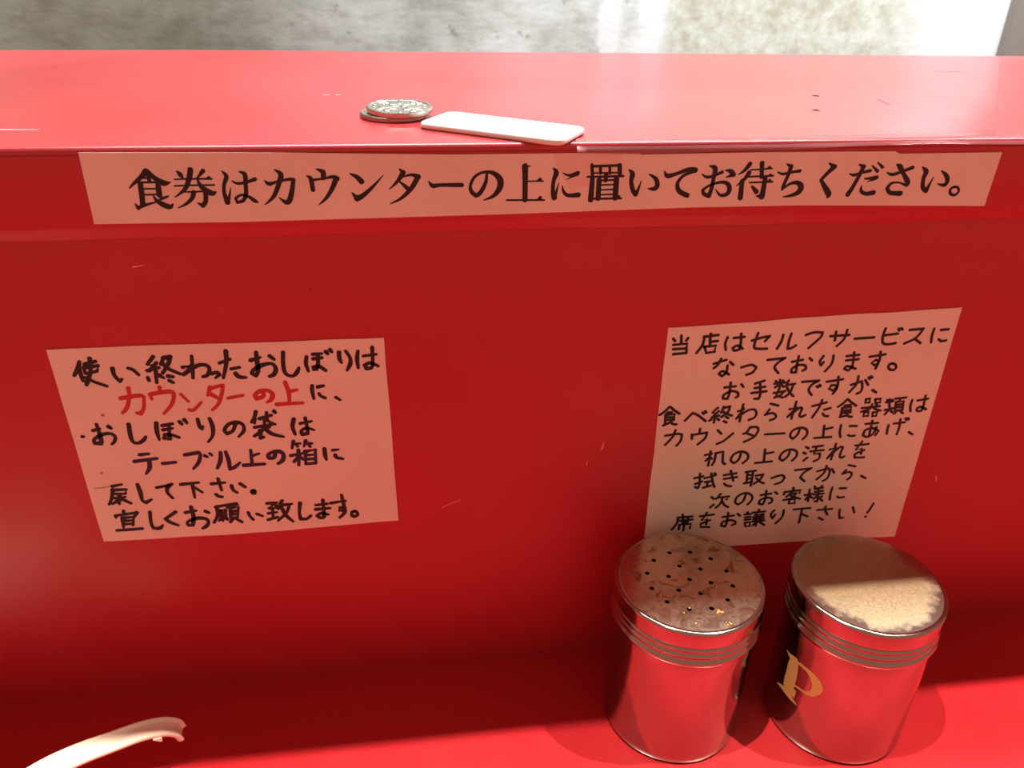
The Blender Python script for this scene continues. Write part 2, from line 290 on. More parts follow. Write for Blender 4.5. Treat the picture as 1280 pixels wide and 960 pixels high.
# ------------------------------------------------------------------ writing, traced in the sheets' own plane (millimetres)
LEFT_LINES = [
    ('black', '-112.9,165.3 -114.0,162.6 -115.8,159.9;-113.5,162.6 -113.5,159.8 -113.3,157.5;-111.3,164.2 -107.5,165.2;-111.9,162.8 -112.0,160.5;-111.9,162.9 -107.1,163.4 -107.8,161.4;-111.8,160.5 -107.8,161.2;-109.2,166.4 -109.9,161.6 -111.7,157.6 -112.5,155.9;-112.3,158.9 -109.8,157.1 -105.7,155.0;-102.4,162.0 -102.3,159.2 -100.9,156.7 -100.1,157.6;-97.1,161.9 -95.5,161.1 -94.0,159.0;-87.8,166.1 -90.2,163.2 -88.8,162.6;-87.1,163.6 -89.8,160.7 -91.0,160.6;-90.8,160.6 -86.6,161.6;-87.9,160.2 -88.4,155.5;-91.1,157.8 -90.9,156.6;-87.1,158.5 -85.6,157.3;-84.2,165.7 -85.7,162.9;-84.5,165.4 -82.0,165.8 -83.2,162.8 -85.7,159.3;-85.1,163.3 -83.3,160.9 -79.3,158.5;-84.0,158.0 -82.4,157.6;-83.9,156.1 -82.7,155.2;-74.6,165.7 -75.0,161.1 -75.5,156.8;-78.4,161.3 -75.2,162.1 -78.5,158.2;-78.5,158.4 -73.6,161.6 -70.5,161.9 -69.2,160.3 -70.2,157.8 -71.9,157.1;-68.8,158.2 -66.8,158.6 -66.1,157.6 -67.6,156.4;-65.4,162.4 -61.5,163.8;-62.5,167.1 -63.0,162.3 -64.9,156.2;-61.6,159.8 -58.6,160.3;-60.3,157.8 -59.3,156.4 -56.9,156.0;-54.3,163.0 -50.8,164.0;-52.0,166.1 -52.1,161.8 -52.1,158.7 -53.2,156.5 -54.6,157.6 -53.7,159.0 -50.8,160.7 -47.1,161.3 -45.8,159.1 -46.7,156.8 -48.4,156.0;-47.4,164.4 -46.0,163.0;-42.5,165.7 -43.0,160.3 -42.5,156.9 -40.3,155.7 -38.6,156.9 -37.5,159.0;-34.3,163.5 -34.8,160.7 -34.2,157.5;-32.0,164.4 -28.8,164.5;-32.0,162.5 -28.8,162.8;-30.2,164.3 -30.4,160.7 -31.1,158.0 -32.2,158.1 -32.3,159.1 -30.2,159.3 -27.9,157.4;-27.2,165.2 -26.6,164.4;-25.6,165.9 -25.0,165.0;-22.5,164.7 -22.5,162.1 -21.9,160.4;-20.0,165.1 -18.6,162.2 -18.8,159.6 -20.1,157.1;-15.6,164.9 -16.1,161.6 -15.9,157.9;-13.7,162.8 -8.9,163.3;-10.3,166.2 -10.4,161.3 -10.9,157.9 -12.9,157.5 -13.5,158.9 -11.4,159.8 -8.5,158.3'),
    ('red', '-102.0,149.7 -95.6,150.5 -93.9,149.9 -94.8,145.2 -96.3,142.8 -97.6,143.2;-98.6,153.8 -98.9,150.2 -100.7,145.5 -102.6,143.5;-87.8,153.5 -88.0,151.4;-91.6,150.8 -91.3,148.7;-91.6,150.7 -87.5,151.4 -84.5,151.5 -83.3,150.4 -84.7,146.2 -88.2,142.3;-80.9,150.2 -78.6,146.9;-78.9,143.4 -77.3,143.3 -74.2,146.4;-70.1,152.5 -71.4,149.2;-70.2,152.0 -67.0,152.9 -65.4,153.2 -66.6,148.9 -68.3,145.2 -70.7,142.9;-70.3,149.6 -67.7,147.6;-64.4,147.6 -59.0,148.5;-51.5,149.9 -51.7,147.6 -54.2,146.8 -54.5,148.5 -52.5,150.0 -49.8,150.1 -48.2,148.4 -48.9,146.2 -50.6,145.0;-43.1,153.2 -42.2,148.6 -42.5,144.0;-41.9,149.2 -39.1,149.8;-47.1,143.9 -42.2,144.0 -37.6,144.0'),
    ('black', '-33.4,151.3 -33.6,149.2 -33.3,145.6;-31.4,150.6 -29.3,151.0;-31.2,147.7 -30.6,146.6 -29.1,145.7;-25.1,145.7 -23.6,144.5'),
    ('black', '-118.6,134.2 -118.1,134.2;-114.3,136.6 -111.8,137.3;-112.6,139.2 -112.4,135.4 -112.4,132.1 -112.8,130.7 -114.8,131.0 -114.7,132.7 -111.9,134.5 -108.7,134.9 -107.2,133.4 -107.9,131.2 -109.0,130.2;-108.6,137.9 -107.9,137.2;-101.4,138.5 -101.7,133.0 -101.1,130.5 -99.4,130.1 -97.6,131.1 -96.4,132.6;-91.6,138.4 -92.0,134.6 -91.8,131.0;-89.6,137.2 -85.9,137.8;-89.7,135.3 -86.2,135.8;-87.3,137.3 -87.7,133.8 -87.9,131.3 -89.9,131.6 -89.4,133.2 -87.1,132.9 -84.6,131.6;-83.3,138.5 -82.6,137.4;-81.4,139.2 -80.7,137.8;-76.6,139.2 -76.4,136.1 -75.7,134.9 -75.2,136.0;-72.3,139.2 -71.7,135.5 -72.3,131.6 -74.3,128.9;-63.1,136.9 -64.5,133.4 -66.9,132.1 -67.6,133.9 -65.7,136.3 -62.8,136.9 -60.7,135.9 -60.6,133.1 -62.8,130.5;-55.2,141.2 -56.0,138.7 -57.4,136.6;-56.0,138.2 -56.3,136.1;-54.2,138.0 -49.7,139.3;-51.3,140.6 -51.3,137.0 -48.7,135.2;-48.5,141.0 -48.1,140.3;-56.5,134.3 -49.0,135.3;-52.5,137.1 -52.7,135.3;-53.0,134.3 -54.2,132.4 -57.0,130.4;-54.6,132.7 -54.8,129.4 -53.7,129.7;-50.9,134.2 -52.6,133.3;-53.1,134.1 -50.6,131.1 -46.3,129.4;-41.6,137.0 -42.4,133.7 -41.8,130.2;-39.4,134.9 -35.1,135.7;-37.3,137.3 -37.0,133.3 -37.0,130.2 -39.0,130.0 -39.3,131.5 -37.3,132.8 -34.5,131.7'),
    ('navy', '-100.0,124.8 -96.8,125.0;-102.4,121.9 -94.2,122.7;-97.1,121.9 -97.5,118.7 -99.3,115.9;-92.4,120.2 -87.7,120.5;-83.7,123.6 -78.6,124.3 -78.1,123.1 -79.3,119.7 -81.6,117.0;-76.5,122.7 -75.7,122.1;-74.5,123.6 -73.9,122.7;-70.5,123.8 -71.0,120.3 -72.7,116.6;-68.6,123.9 -68.0,119.8 -68.1,115.7 -66.1,116.7 -63.9,118.6;-59.2,124.1 -59.5,117.4;-58.8,121.5 -56.3,122.3;-62.6,117.2 -54.8,117.3;-49.9,122.9 -50.9,120.1 -52.8,119.9 -52.9,121.4 -51.1,122.7 -48.7,122.8 -47.2,121.3 -47.7,118.6 -49.6,117.1;-42.8,127.1 -43.6,123.9;-42.9,125.8 -40.3,125.9;-41.8,125.5 -41.4,124.5;-38.1,127.0 -39.0,124.4;-38.2,125.8 -35.8,125.6;-37.2,125.5 -36.7,124.2;-44.4,120.5 -39.6,121.3;-41.3,122.9 -41.8,115.8;-41.3,120.3 -43.5,117.5;-41.1,120.0 -39.9,118.4;-38.7,122.1 -39.1,116.0;-38.8,122.1 -34.9,122.5 -35.2,116.3;-38.7,120.3 -35.1,120.3;-38.9,118.4 -35.3,118.4;-39.1,116.2 -35.2,116.3'),
    ('black', '-31.3,122.8 -31.3,119.8 -31.0,117.7;-28.2,121.9 -26.0,122.1;-27.4,119.6 -27.0,118.4 -24.7,117.6'),
    ('black', '-112.7,111.1 -109.1,111.7;-113.0,109.3 -108.0,109.2 -108.6,107.2;-113.4,107.5 -108.8,107.2;-112.7,109.6 -114.1,105.2 -115.5,102.6;-112.9,105.4 -108.9,105.7;-110.7,107.0 -111.8,104.4 -114.3,102.7;-111.1,105.0 -111.8,102.6;-110.8,105.2 -107.4,102.5;-103.4,111.2 -103.0,107.3 -103.0,103.7 -101.8,102.4 -99.5,103.7;-96.6,109.2 -93.0,109.8 -90.8,110.4 -92.6,108.9 -93.0,106.5 -91.5,103.7;-87.4,110.0 -80.7,110.4;-83.2,109.7 -83.2,103.3;-82.5,108.1 -80.0,105.6;-75.9,109.4 -70.9,109.6;-73.2,111.6 -72.6,106.1;-75.0,104.2 -74.2,103.2 -72.8,102.8;-68.6,107.9 -68.2,105.8 -66.9,104.5;-65.2,108.6 -63.5,106.9;-60.5,104.9 -60.2,104.8 -60.1,104.5 -60.0,104.2 -60.2,103.9 -60.4,103.6 -60.7,103.6 -61.0,103.7 -61.1,104.0 -61.2,104.3 -61.0,104.7 -60.8,104.9 -60.5,104.9'),
    ('black', '-110.9,99.1 -110.9,97.6;-114.3,97.0 -105.9,97.8;-114.3,97.0 -114.3,96.0;-106.2,97.8 -107.0,96.2;-112.0,95.7 -107.7,95.8 -108.7,91.8;-112.0,95.7 -112.4,91.0;-112.1,94.2 -108.5,94.2;-112.1,92.5 -108.6,92.6;-115.1,89.7 -110.3,89.7 -105.5,89.8;-101.2,97.7 -101.7,92.5 -101.3,89.6 -98.9,89.4 -97.5,90.8;-91.6,96.9 -96.0,93.8 -94.6,92.1 -91.6,90.2;-87.9,96.3 -83.8,96.9;-85.4,98.9 -85.2,93.5 -86.1,89.8 -87.8,89.8 -87.7,91.7 -83.9,93.1 -80.6,92.5 -79.9,90.6 -81.1,88.8 -82.5,87.9;-80.2,96.3 -79.1,95.5;-76.1,98.1 -67.7,99.3;-75.6,98.1 -75.9,94.0 -77.7,90.4;-74.5,96.1 -72.5,96.2 -72.9,93.6 -74.8,93.5 -74.5,96.1;-74.6,94.8 -72.7,94.9;-73.9,93.5 -74.2,91.0;-75.0,92.0 -75.7,91.1;-72.8,92.2 -72.4,91.4;-71.5,97.7 -67.5,98.4;-70.6,97.0 -67.4,97.1 -68.4,92.1;-70.6,97.0 -71.1,92.0;-70.6,95.4 -67.9,95.5;-70.8,93.9 -68.1,94.0;-71.0,92.2 -68.3,92.2;-70.4,91.6 -71.4,90.1;-68.9,91.5 -66.9,89.7;-63.9,94.3 -63.4,92.3 -62.4,90.6;-60.6,93.3 -58.5,92.0;-56.1,98.2 -52.2,98.3;-53.4,97.8 -55.4,95.7 -52.2,95.8;-52.6,96.8 -52.0,95.0;-56.2,93.2 -52.7,93.5;-54.2,95.6 -54.5,90.9;-56.6,90.0 -52.7,91.0;-50.1,99.1 -52.0,95.6;-50.6,96.9 -46.4,97.2;-47.4,97.0 -49.0,93.0 -52.7,89.2;-50.7,95.7 -49.2,91.4 -46.8,88.2;-43.2,97.3 -43.9,92.6 -43.7,89.3 -41.4,89.1 -39.5,90.6;-37.1,95.8 -32.5,96.1;-37.3,93.6 -31.7,93.8;-34.1,98.1 -34.1,93.0 -34.3,89.8 -35.9,89.2 -37.1,90.4 -35.2,91.5 -32.5,90.6;-31.0,96.3 -25.0,97.0;-26.5,100.0 -25.9,94.9 -26.3,92.0 -27.8,92.2 -27.5,93.7 -25.7,93.6 -25.9,91.0 -28.1,88.6;-21.8,91.4 -21.2,91.2 -20.9,90.6 -20.7,90.0 -20.9,89.3 -21.4,88.9 -22.0,88.7 -22.6,89.0 -23.0,89.5 -23.1,90.2 -22.9,90.9 -22.4,91.3 -21.8,91.4'),
]
RIGHT_LINES = [
    '108.5,165.8 108.9,162.6;105.4,164.6 106.3,163.5;111.4,164.6 110.8,163.6;105.7,161.9 111.2,162.2 111.5,158.1;105.9,160.0 111.3,160.1;106.2,157.8 111.5,158.1;120.4,166.1 120.8,165.3;117.8,164.9 123.6,165.4;118.0,164.9 117.7,161.3 115.7,157.9;120.4,164.5 120.9,160.7;120.9,162.6 123.7,162.8;118.6,160.5 123.2,160.8 123.1,158.1 119.8,157.7 118.6,160.5;127.6,164.2 127.0,161.5 127.7,158.7;130.2,163.8 134.6,164.1;133.0,165.6 133.5,161.2 133.4,158.7 131.4,158.2 130.4,159.4 132.3,160.4 134.6,158.9;138.0,162.3 141.7,163.4 145.1,164.0 143.5,161.8;140.0,165.5 139.3,160.4 140.2,158.7 144.9,158.4;150.7,164.3 150.4,161.5 149.2,158.2;154.0,164.7 153.6,161.4 153.7,158.0 155.3,158.2 156.9,159.3;160.3,163.8 163.6,164.8 167.2,164.6 166.7,162.4 162.6,157.9;170.9,162.8 178.9,163.0;172.9,164.7 173.2,160.8;177.5,165.3 177.1,161.4 174.6,158.2;181.7,161.2 190.0,161.4;194.0,165.2 193.7,161.8 194.5,158.7 196.9,158.0 200.1,158.4;193.9,162.1 200.0,162.7;199.7,164.9 200.2,164.1;200.9,165.1 201.5,164.4;204.8,164.1 210.8,164.4 208.4,160.3 204.0,158.0;207.9,160.1 211.2,157.9;215.5,164.2 215.4,160.9 215.9,158.0;218.7,163.5 222.0,163.7;218.9,159.3 220.3,158.4 222.4,158.6',
    '123.6,152.7 128.6,154.2;126.4,154.8 125.3,152.1 123.9,150.7;130.3,153.2 131.9,151.8;129.5,151.6 129.5,148.5 127.9,146.8 126.4,148.0 127.8,149.1 130.7,147.5;135.5,150.4 139.6,151.4 141.9,150.1 140.7,147.9 138.2,146.9;146.1,153.3 153.5,153.8 150.9,151.9 149.7,149.7 151.8,147.0;156.8,151.9 161.2,152.6;159.2,154.4 159.2,150.4 159.4,146.9 157.4,147.0 157.4,148.8 160.0,150.3 162.8,149.9 163.4,148.2 162.2,147.6;164.0,153.3 165.3,152.1;169.9,153.9 168.8,151.6 169.7,149.6 170.5,151.0;174.2,153.9 174.2,150.2 172.0,146.8;180.0,153.4 185.4,153.7;180.2,151.4 185.6,151.7;182.9,155.0 183.6,148.6 182.1,146.6 180.3,147.6 181.4,148.7 185.3,147.3;190.3,152.6 197.0,153.4;194.5,154.7 195.0,150.3 193.6,148.4 191.9,149.6 193.2,151.0 194.8,150.1 194.2,146.9;201.1,149.0 202.1,148.7 202.9,148.1 203.3,147.3 203.3,146.5 202.7,146.0 202.0,145.8 201.0,146.1 200.2,146.7 199.8,147.5 199.8,148.3 200.3,148.8 201.1,149.0',
    '129.8,141.5 134.5,141.8;132.1,143.7 132.3,139.0 131.9,136.1 130.0,136.2 130.0,138.0 133.0,139.6 135.8,138.8 136.3,137.0 135.4,136.5;136.8,142.6 137.8,141.4;146.5,143.8 142.7,142.6;142.8,140.5 147.3,140.9;141.8,138.2 148.2,138.7;144.8,142.7 145.7,137.7 145.5,135.3 143.6,135.4;151.1,142.1 155.6,142.5;153.2,143.8 153.7,139.6;151.4,143.3 152.1,142.6;154.6,143.4 154.3,142.5;153.3,141.7 151.7,140.3;153.6,141.7 155.5,140.4;151.6,137.7 156.4,138.3;153.5,139.3 153.0,136.4 155.9,135.3;155.7,138.0 154.6,136.3 152.3,135.5;157.1,143.3 156.2,140.7;157.0,141.2 160.1,141.6;159.4,141.1 158.7,137.6 156.9,135.6;156.9,140.0 158.5,137.6 160.5,135.7;163.1,142.3 170.4,142.5 167.8,140.9 166.7,138.3 168.5,135.8;169.9,139.9 170.6,139.3;171.1,140.4 171.6,139.8;173.9,141.8 180.9,142.6;178.6,143.9 179.1,139.4 177.6,137.4 175.7,138.4 176.4,140.1 178.5,139.7 179.1,138.2 177.9,135.9;185.1,139.7 189.5,141.2 190.5,138.2 190.2,136.1 188.7,135.3;187.5,143.7 187.5,140.1 185.1,136.1;191.0,141.7 192.8,139.3;192.2,142.9 192.9,142.1;193.1,143.4 193.9,142.7;195.4,136.7 197.4,135.4',
    '107.5,133.7 105.9,131.7 103.7,130.0;107.8,133.7 109.9,131.8 112.2,130.1;107.0,131.0 108.9,131.0;106.3,130.2 106.6,125.3;106.4,129.9 110.1,130.0 110.1,127.2;106.5,128.7 110.0,128.6;106.7,127.3 110.1,127.4;105.9,124.8 108.7,126.1;108.8,127.0 109.8,125.4 111.5,125.0;115.0,126.6 117.8,130.1 120.1,129.0 124.0,125.8;122.1,130.1 122.7,129.4;123.1,130.7 123.7,130.0;128.3,131.9 126.4,129.9 128.1,129.2;129.0,130.3 126.7,127.7;126.5,127.4 129.4,128.2;127.8,127.7 127.7,124.9;126.4,126.5 125.6,126.0;129.0,126.7 129.7,126.0;130.9,132.3 130.2,129.6;131.0,131.7 133.6,132.4 133.0,129.5 130.5,127.5;130.7,130.2 132.5,128.9 135.1,127.8;132.5,127.4 133.7,126.7;132.0,125.3 133.2,124.6;139.2,133.0 139.0,129.1 138.9,124.8;137.5,129.8 139.8,130.9 137.3,126.2;137.5,126.5 141.1,129.6 144.2,130.3 145.7,128.4 145.2,126.3 142.9,125.2;151.2,132.6 154.7,131.5;151.2,129.9 149.7,127.2 152.6,128.0 154.4,126.9 154.5,125.4 152.4,124.5;162.4,132.9 162.1,128.9 161.8,124.7;160.1,129.4 163.0,130.1 159.9,125.7;160.2,126.0 162.8,128.3 164.6,130.0 165.6,129.3 165.1,126.3 166.1,125.3 167.7,126.1;170.0,130.3 176.1,131.8;173.8,133.1 173.2,129.5 171.1,124.7;175.7,128.2 178.4,128.9;175.5,126.3 176.7,125.1 178.2,124.9;185.1,132.8 183.8,131.0 181.7,129.3;185.4,132.7 187.4,131.1 189.8,129.4;184.7,129.7 187.1,129.9;183.8,128.6 183.9,124.2;183.8,128.6 187.7,128.9 188.0,126.1;183.8,127.3 187.7,127.4;184.1,126.1 187.7,126.2;183.6,124.2 186.7,124.7;186.4,125.6 187.6,124.3 189.1,123.9;193.6,132.3 195.3,132.5 195.5,130.6 193.8,130.6 193.6,132.3;197.9,132.0 200.2,132.2 200.4,130.3 198.4,130.3 197.9,132.0;192.7,128.0 200.8,128.5;197.1,129.6 196.5,127.5 192.9,126.2;197.4,128.4 199.5,127.0 201.7,126.3;194.4,125.8 196.3,126.0 196.5,123.9 194.5,123.9 194.4,125.8;198.4,125.5 200.4,125.7 200.3,123.7 198.6,123.6 198.4,125.5;198.9,129.5 199.4,129.1;203.2,130.2 206.3,130.6;204.6,131.6 205.1,128.5;203.5,131.4 204.0,130.8;205.8,131.3 205.6,130.7;203.6,126.4 207.5,127.1;205.6,127.9 205.2,126.0 204.2,124.2;206.0,126.3 207.5,125.0;207.1,131.8 211.9,132.1;209.4,131.7 209.2,130.5;207.8,130.2 208.4,125.9;207.8,130.2 211.2,130.3 211.8,126.0;208.0,128.7 211.3,128.9;208.3,127.4 211.6,127.5;208.5,125.8 211.8,126.0;209.3,125.5 208.5,124.3;211.1,125.4 212.5,124.3;215.1,130.7 215.0,127.9 215.8,125.1;217.6,130.3 222.3,130.9;220.7,132.6 221.1,127.9 221.0,125.1 219.1,124.9 218.4,126.2 219.9,127.0 222.9,125.6',
    '107.3,119.7 112.3,120.3 114.5,119.9 114.4,116.8 112.8,114.4;111.5,122.2 110.6,118.9 107.8,115.1;122.1,122.2 122.1,120.3;118.9,119.6 119.2,117.4;118.9,119.3 125.4,120.1 124.9,117.3 122.1,114.4;129.9,121.0 131.8,119.1;130.6,114.1 133.5,115.5 137.0,119.0;144.1,121.7 143.1,119.3 141.6,118.4;144.1,121.4 146.8,121.5 148.0,119.9 146.6,116.5 142.5,114.3;142.9,118.7 146.2,117.2;151.4,117.5 160.1,117.5;166.7,119.6 166.2,116.5 164.4,114.4 162.9,116.1 163.6,118.6 166.7,119.9 169.7,118.8 170.5,116.2 169.0,113.9;177.5,120.2 178.2,114.1;177.9,118.3 181.4,119.0;174.2,114.2 181.9,114.2;185.2,120.0 185.4,116.5 186.3,113.9;189.3,119.3 192.5,119.1;189.6,114.7 190.8,114.1 192.8,114.2;196.4,119.9 202.1,120.0;199.2,121.3 199.4,116.9 199.6,113.7;202.0,118.0 201.2,114.5 198.6,113.1 196.6,114.2 197.1,116.7 200.4,117.5 203.4,116.0 202.5,113.8;207.4,118.6 207.4,116.4 207.7,114.1;209.6,119.2 214.7,119.6;212.2,121.2 212.7,117.3 212.5,113.5;214.5,121.5 215.3,120.7;215.6,121.7 216.2,120.9;217.9,114.4 220.0,113.0',
    '126.1,108.7 129.1,109.2;128.4,110.5 128.3,103.1;128.0,107.3 126.8,105.8;128.5,107.6 129.5,106.6;130.8,109.5 130.8,105.5 130.0,103.3;130.8,109.4 134.0,109.9 134.6,104.6 135.8,103.5;142.2,109.2 141.7,105.4 139.8,103.6 138.1,105.3 139.0,108.2 142.2,109.5 145.2,108.0 145.7,105.4 143.8,103.3;152.8,109.8 153.4,103.2;153.2,107.5 156.8,108.1;149.5,103.0 157.1,103.3;164.4,108.6 163.9,105.4 162.0,103.3 160.3,104.7 161.2,107.6 164.3,109.0 167.4,107.8 167.9,105.2 166.3,103.0;171.4,109.8 172.7,109.0;170.8,106.9 172.1,106.2;173.1,104.1 171.7,102.6;174.6,109.6 179.1,109.9;173.9,107.3 179.9,107.6;176.3,109.4 175.9,105.9 178.5,106.0 178.8,103.4 176.5,101.9;185.0,110.5 184.8,106.3 184.5,102.3;182.8,107.7 185.5,108.5 182.6,103.1;182.8,103.4 185.3,106.5 187.5,108.7 188.7,108.3 188.2,104.0 189.4,103.0 190.4,103.6;194.4,108.9 200.4,109.4;197.1,110.9 195.2,106.8 197.8,107.0 198.1,104.3;199.1,106.2 195.4,104.5 195.6,102.5 200.0,102.4',
    '123.0,97.0 126.9,97.7;125.3,99.1 125.7,93.4 125.2,91.5 123.9,92.3;123.7,93.9 126.7,95.0;127.6,96.6 132.5,97.9;130.3,99.0 131.6,94.3 132.8,91.6;131.7,98.9 132.4,98.4;128.1,94.6 130.4,94.8;129.3,94.5 129.3,92.2;127.7,91.6 131.0,92.4;136.2,97.6 141.8,98.2;136.5,95.6 142.4,96.2;139.0,99.7 141.0,94.3;137.0,93.1 138.2,92.0 140.4,91.4;146.0,98.5 150.5,98.9;146.8,98.5 147.3,92.5;149.4,98.6 149.5,90.9;147.1,96.8 149.4,96.8;147.2,94.8 149.6,95.0;146.1,92.5 149.8,92.9;150.9,96.2 154.3,96.6 153.3,94.0 150.8,91.8;151.5,94.8 153.2,93.0 155.4,91.8;158.5,94.3 162.9,95.6 164.6,94.2 163.6,91.9 160.8,90.9;168.8,97.8 176.3,98.3 173.2,96.2 172.0,93.6 174.5,91.4;179.4,96.4 184.4,97.7 185.4,95.6 185.0,92.3 183.2,91.0;183.2,99.1 182.8,95.5 180.0,92.0;186.0,97.2 187.6,95.1;193.6,98.7 197.0,97.8;193.0,96.1 191.7,94.1 194.4,94.9 196.1,94.1 196.0,92.1 194.8,90.8;201.0,92.4 203.5,90.9',
    '132.2,86.2 133.5,85.1;132.4,80.4 133.9,82.0;136.3,87.6 134.6,85.0;135.1,85.6 140.3,85.9 139.4,84.3;137.5,85.1 136.8,82.1 135.1,80.2;137.4,83.7 139.0,81.2 140.9,80.0;148.0,86.3 147.4,82.9 145.4,81.0 143.7,82.5 144.4,85.6 147.6,87.2 150.7,85.8 151.4,83.3 149.8,80.7;155.1,85.4 160.0,85.9;157.4,87.6 157.6,82.8 156.9,80.1 155.1,80.6 155.3,82.6 158.3,83.8 160.8,82.9 160.9,81.1 159.8,80.5;161.6,86.6 162.9,85.5;169.8,88.3 170.1,87.0;166.1,86.2 173.4,86.7 173.3,85.3;166.1,86.2 166.1,84.9;169.7,86.0 167.5,83.4;169.0,85.0 171.9,85.1 170.1,82.5 166.4,81.7;169.5,83.9 174.3,81.8;169.3,81.8 171.9,82.0 172.1,79.5 169.4,79.6 169.3,81.8;176.1,83.7 179.3,84.2;177.9,86.7 178.4,80.1;178.0,83.2 177.0,81.2;178.6,83.2 179.8,82.0;180.2,86.8 184.0,87.2;179.9,88.2 180.8,87.1;183.5,88.3 182.8,87.3;180.6,85.1 184.4,85.5;180.3,83.7 185.0,83.9;182.0,87.0 182.7,82.1 182.9,79.7 181.7,79.8;182.0,82.6 180.8,81.3;184.5,82.4 183.8,81.4;183.0,82.1 185.3,79.8;188.6,86.9 188.4,83.4 188.8,80.3;192.3,86.2 195.3,86.1;192.1,81.7 193.2,81.0 195.5,81.1',
    '120.1,77.6 120.6,76.5;118.0,76.0 124.9,76.2;118.3,76.0 118.1,72.9 116.2,69.5;119.4,74.2 125.2,74.4;120.7,75.1 120.7,73.0;123.0,75.3 123.0,73.2;121.0,73.0 123.0,73.0;119.4,72.1 119.4,69.3;119.4,71.9 124.6,72.0 124.6,69.5;121.8,73.3 121.6,68.4;128.4,75.9 134.8,76.4;131.4,77.7 129.6,73.7 131.9,73.8 132.0,71.0;133.4,73.3 129.3,71.6 129.6,69.8 133.7,69.4;139.1,74.6 144.3,75.0;141.4,76.8 141.6,71.9 141.1,69.1 139.3,69.6 139.5,71.7 142.9,72.5 145.4,71.6 145.7,70.1 144.3,69.6;145.9,75.8 147.3,74.6;149.3,75.1 152.3,75.2;150.4,76.4 150.8,75.8;149.7,73.5 152.4,73.6;149.9,72.1 152.6,72.2;150.3,70.4 152.6,70.6 152.8,68.4 150.8,68.3 150.3,70.4;155.7,77.4 155.9,76.0;153.0,75.9 158.8,76.1;154.4,74.6 155.7,74.6;157.0,74.5 158.4,74.6;153.7,73.3 158.6,73.5;153.9,72.1 158.9,72.2;155.1,73.2 155.3,70.9;157.2,73.4 157.5,70.9;153.7,70.8 159.5,70.9;156.2,70.6 154.3,68.6;155.8,70.0 155.8,68.2;156.9,70.5 159.9,68.2;163.2,76.4 161.9,74.1 163.2,71.8 164.0,73.9;167.7,76.0 167.6,72.2 165.2,68.8;172.5,76.0 180.3,76.2;176.5,75.3 176.5,68.2;176.7,73.2 180.0,71.4;184.0,74.7 191.2,74.8;187.8,76.5 187.7,74.7 189.5,71.7;185.6,70.3 188.0,68.8;195.0,74.1 195.4,71.2 196.2,69.0 197.7,69.2;201.2,75.0 202.6,71.7;211.0,76.3 210.0,72.8 209.2,71.1;208.7,68.8 209.1,68.9',
]
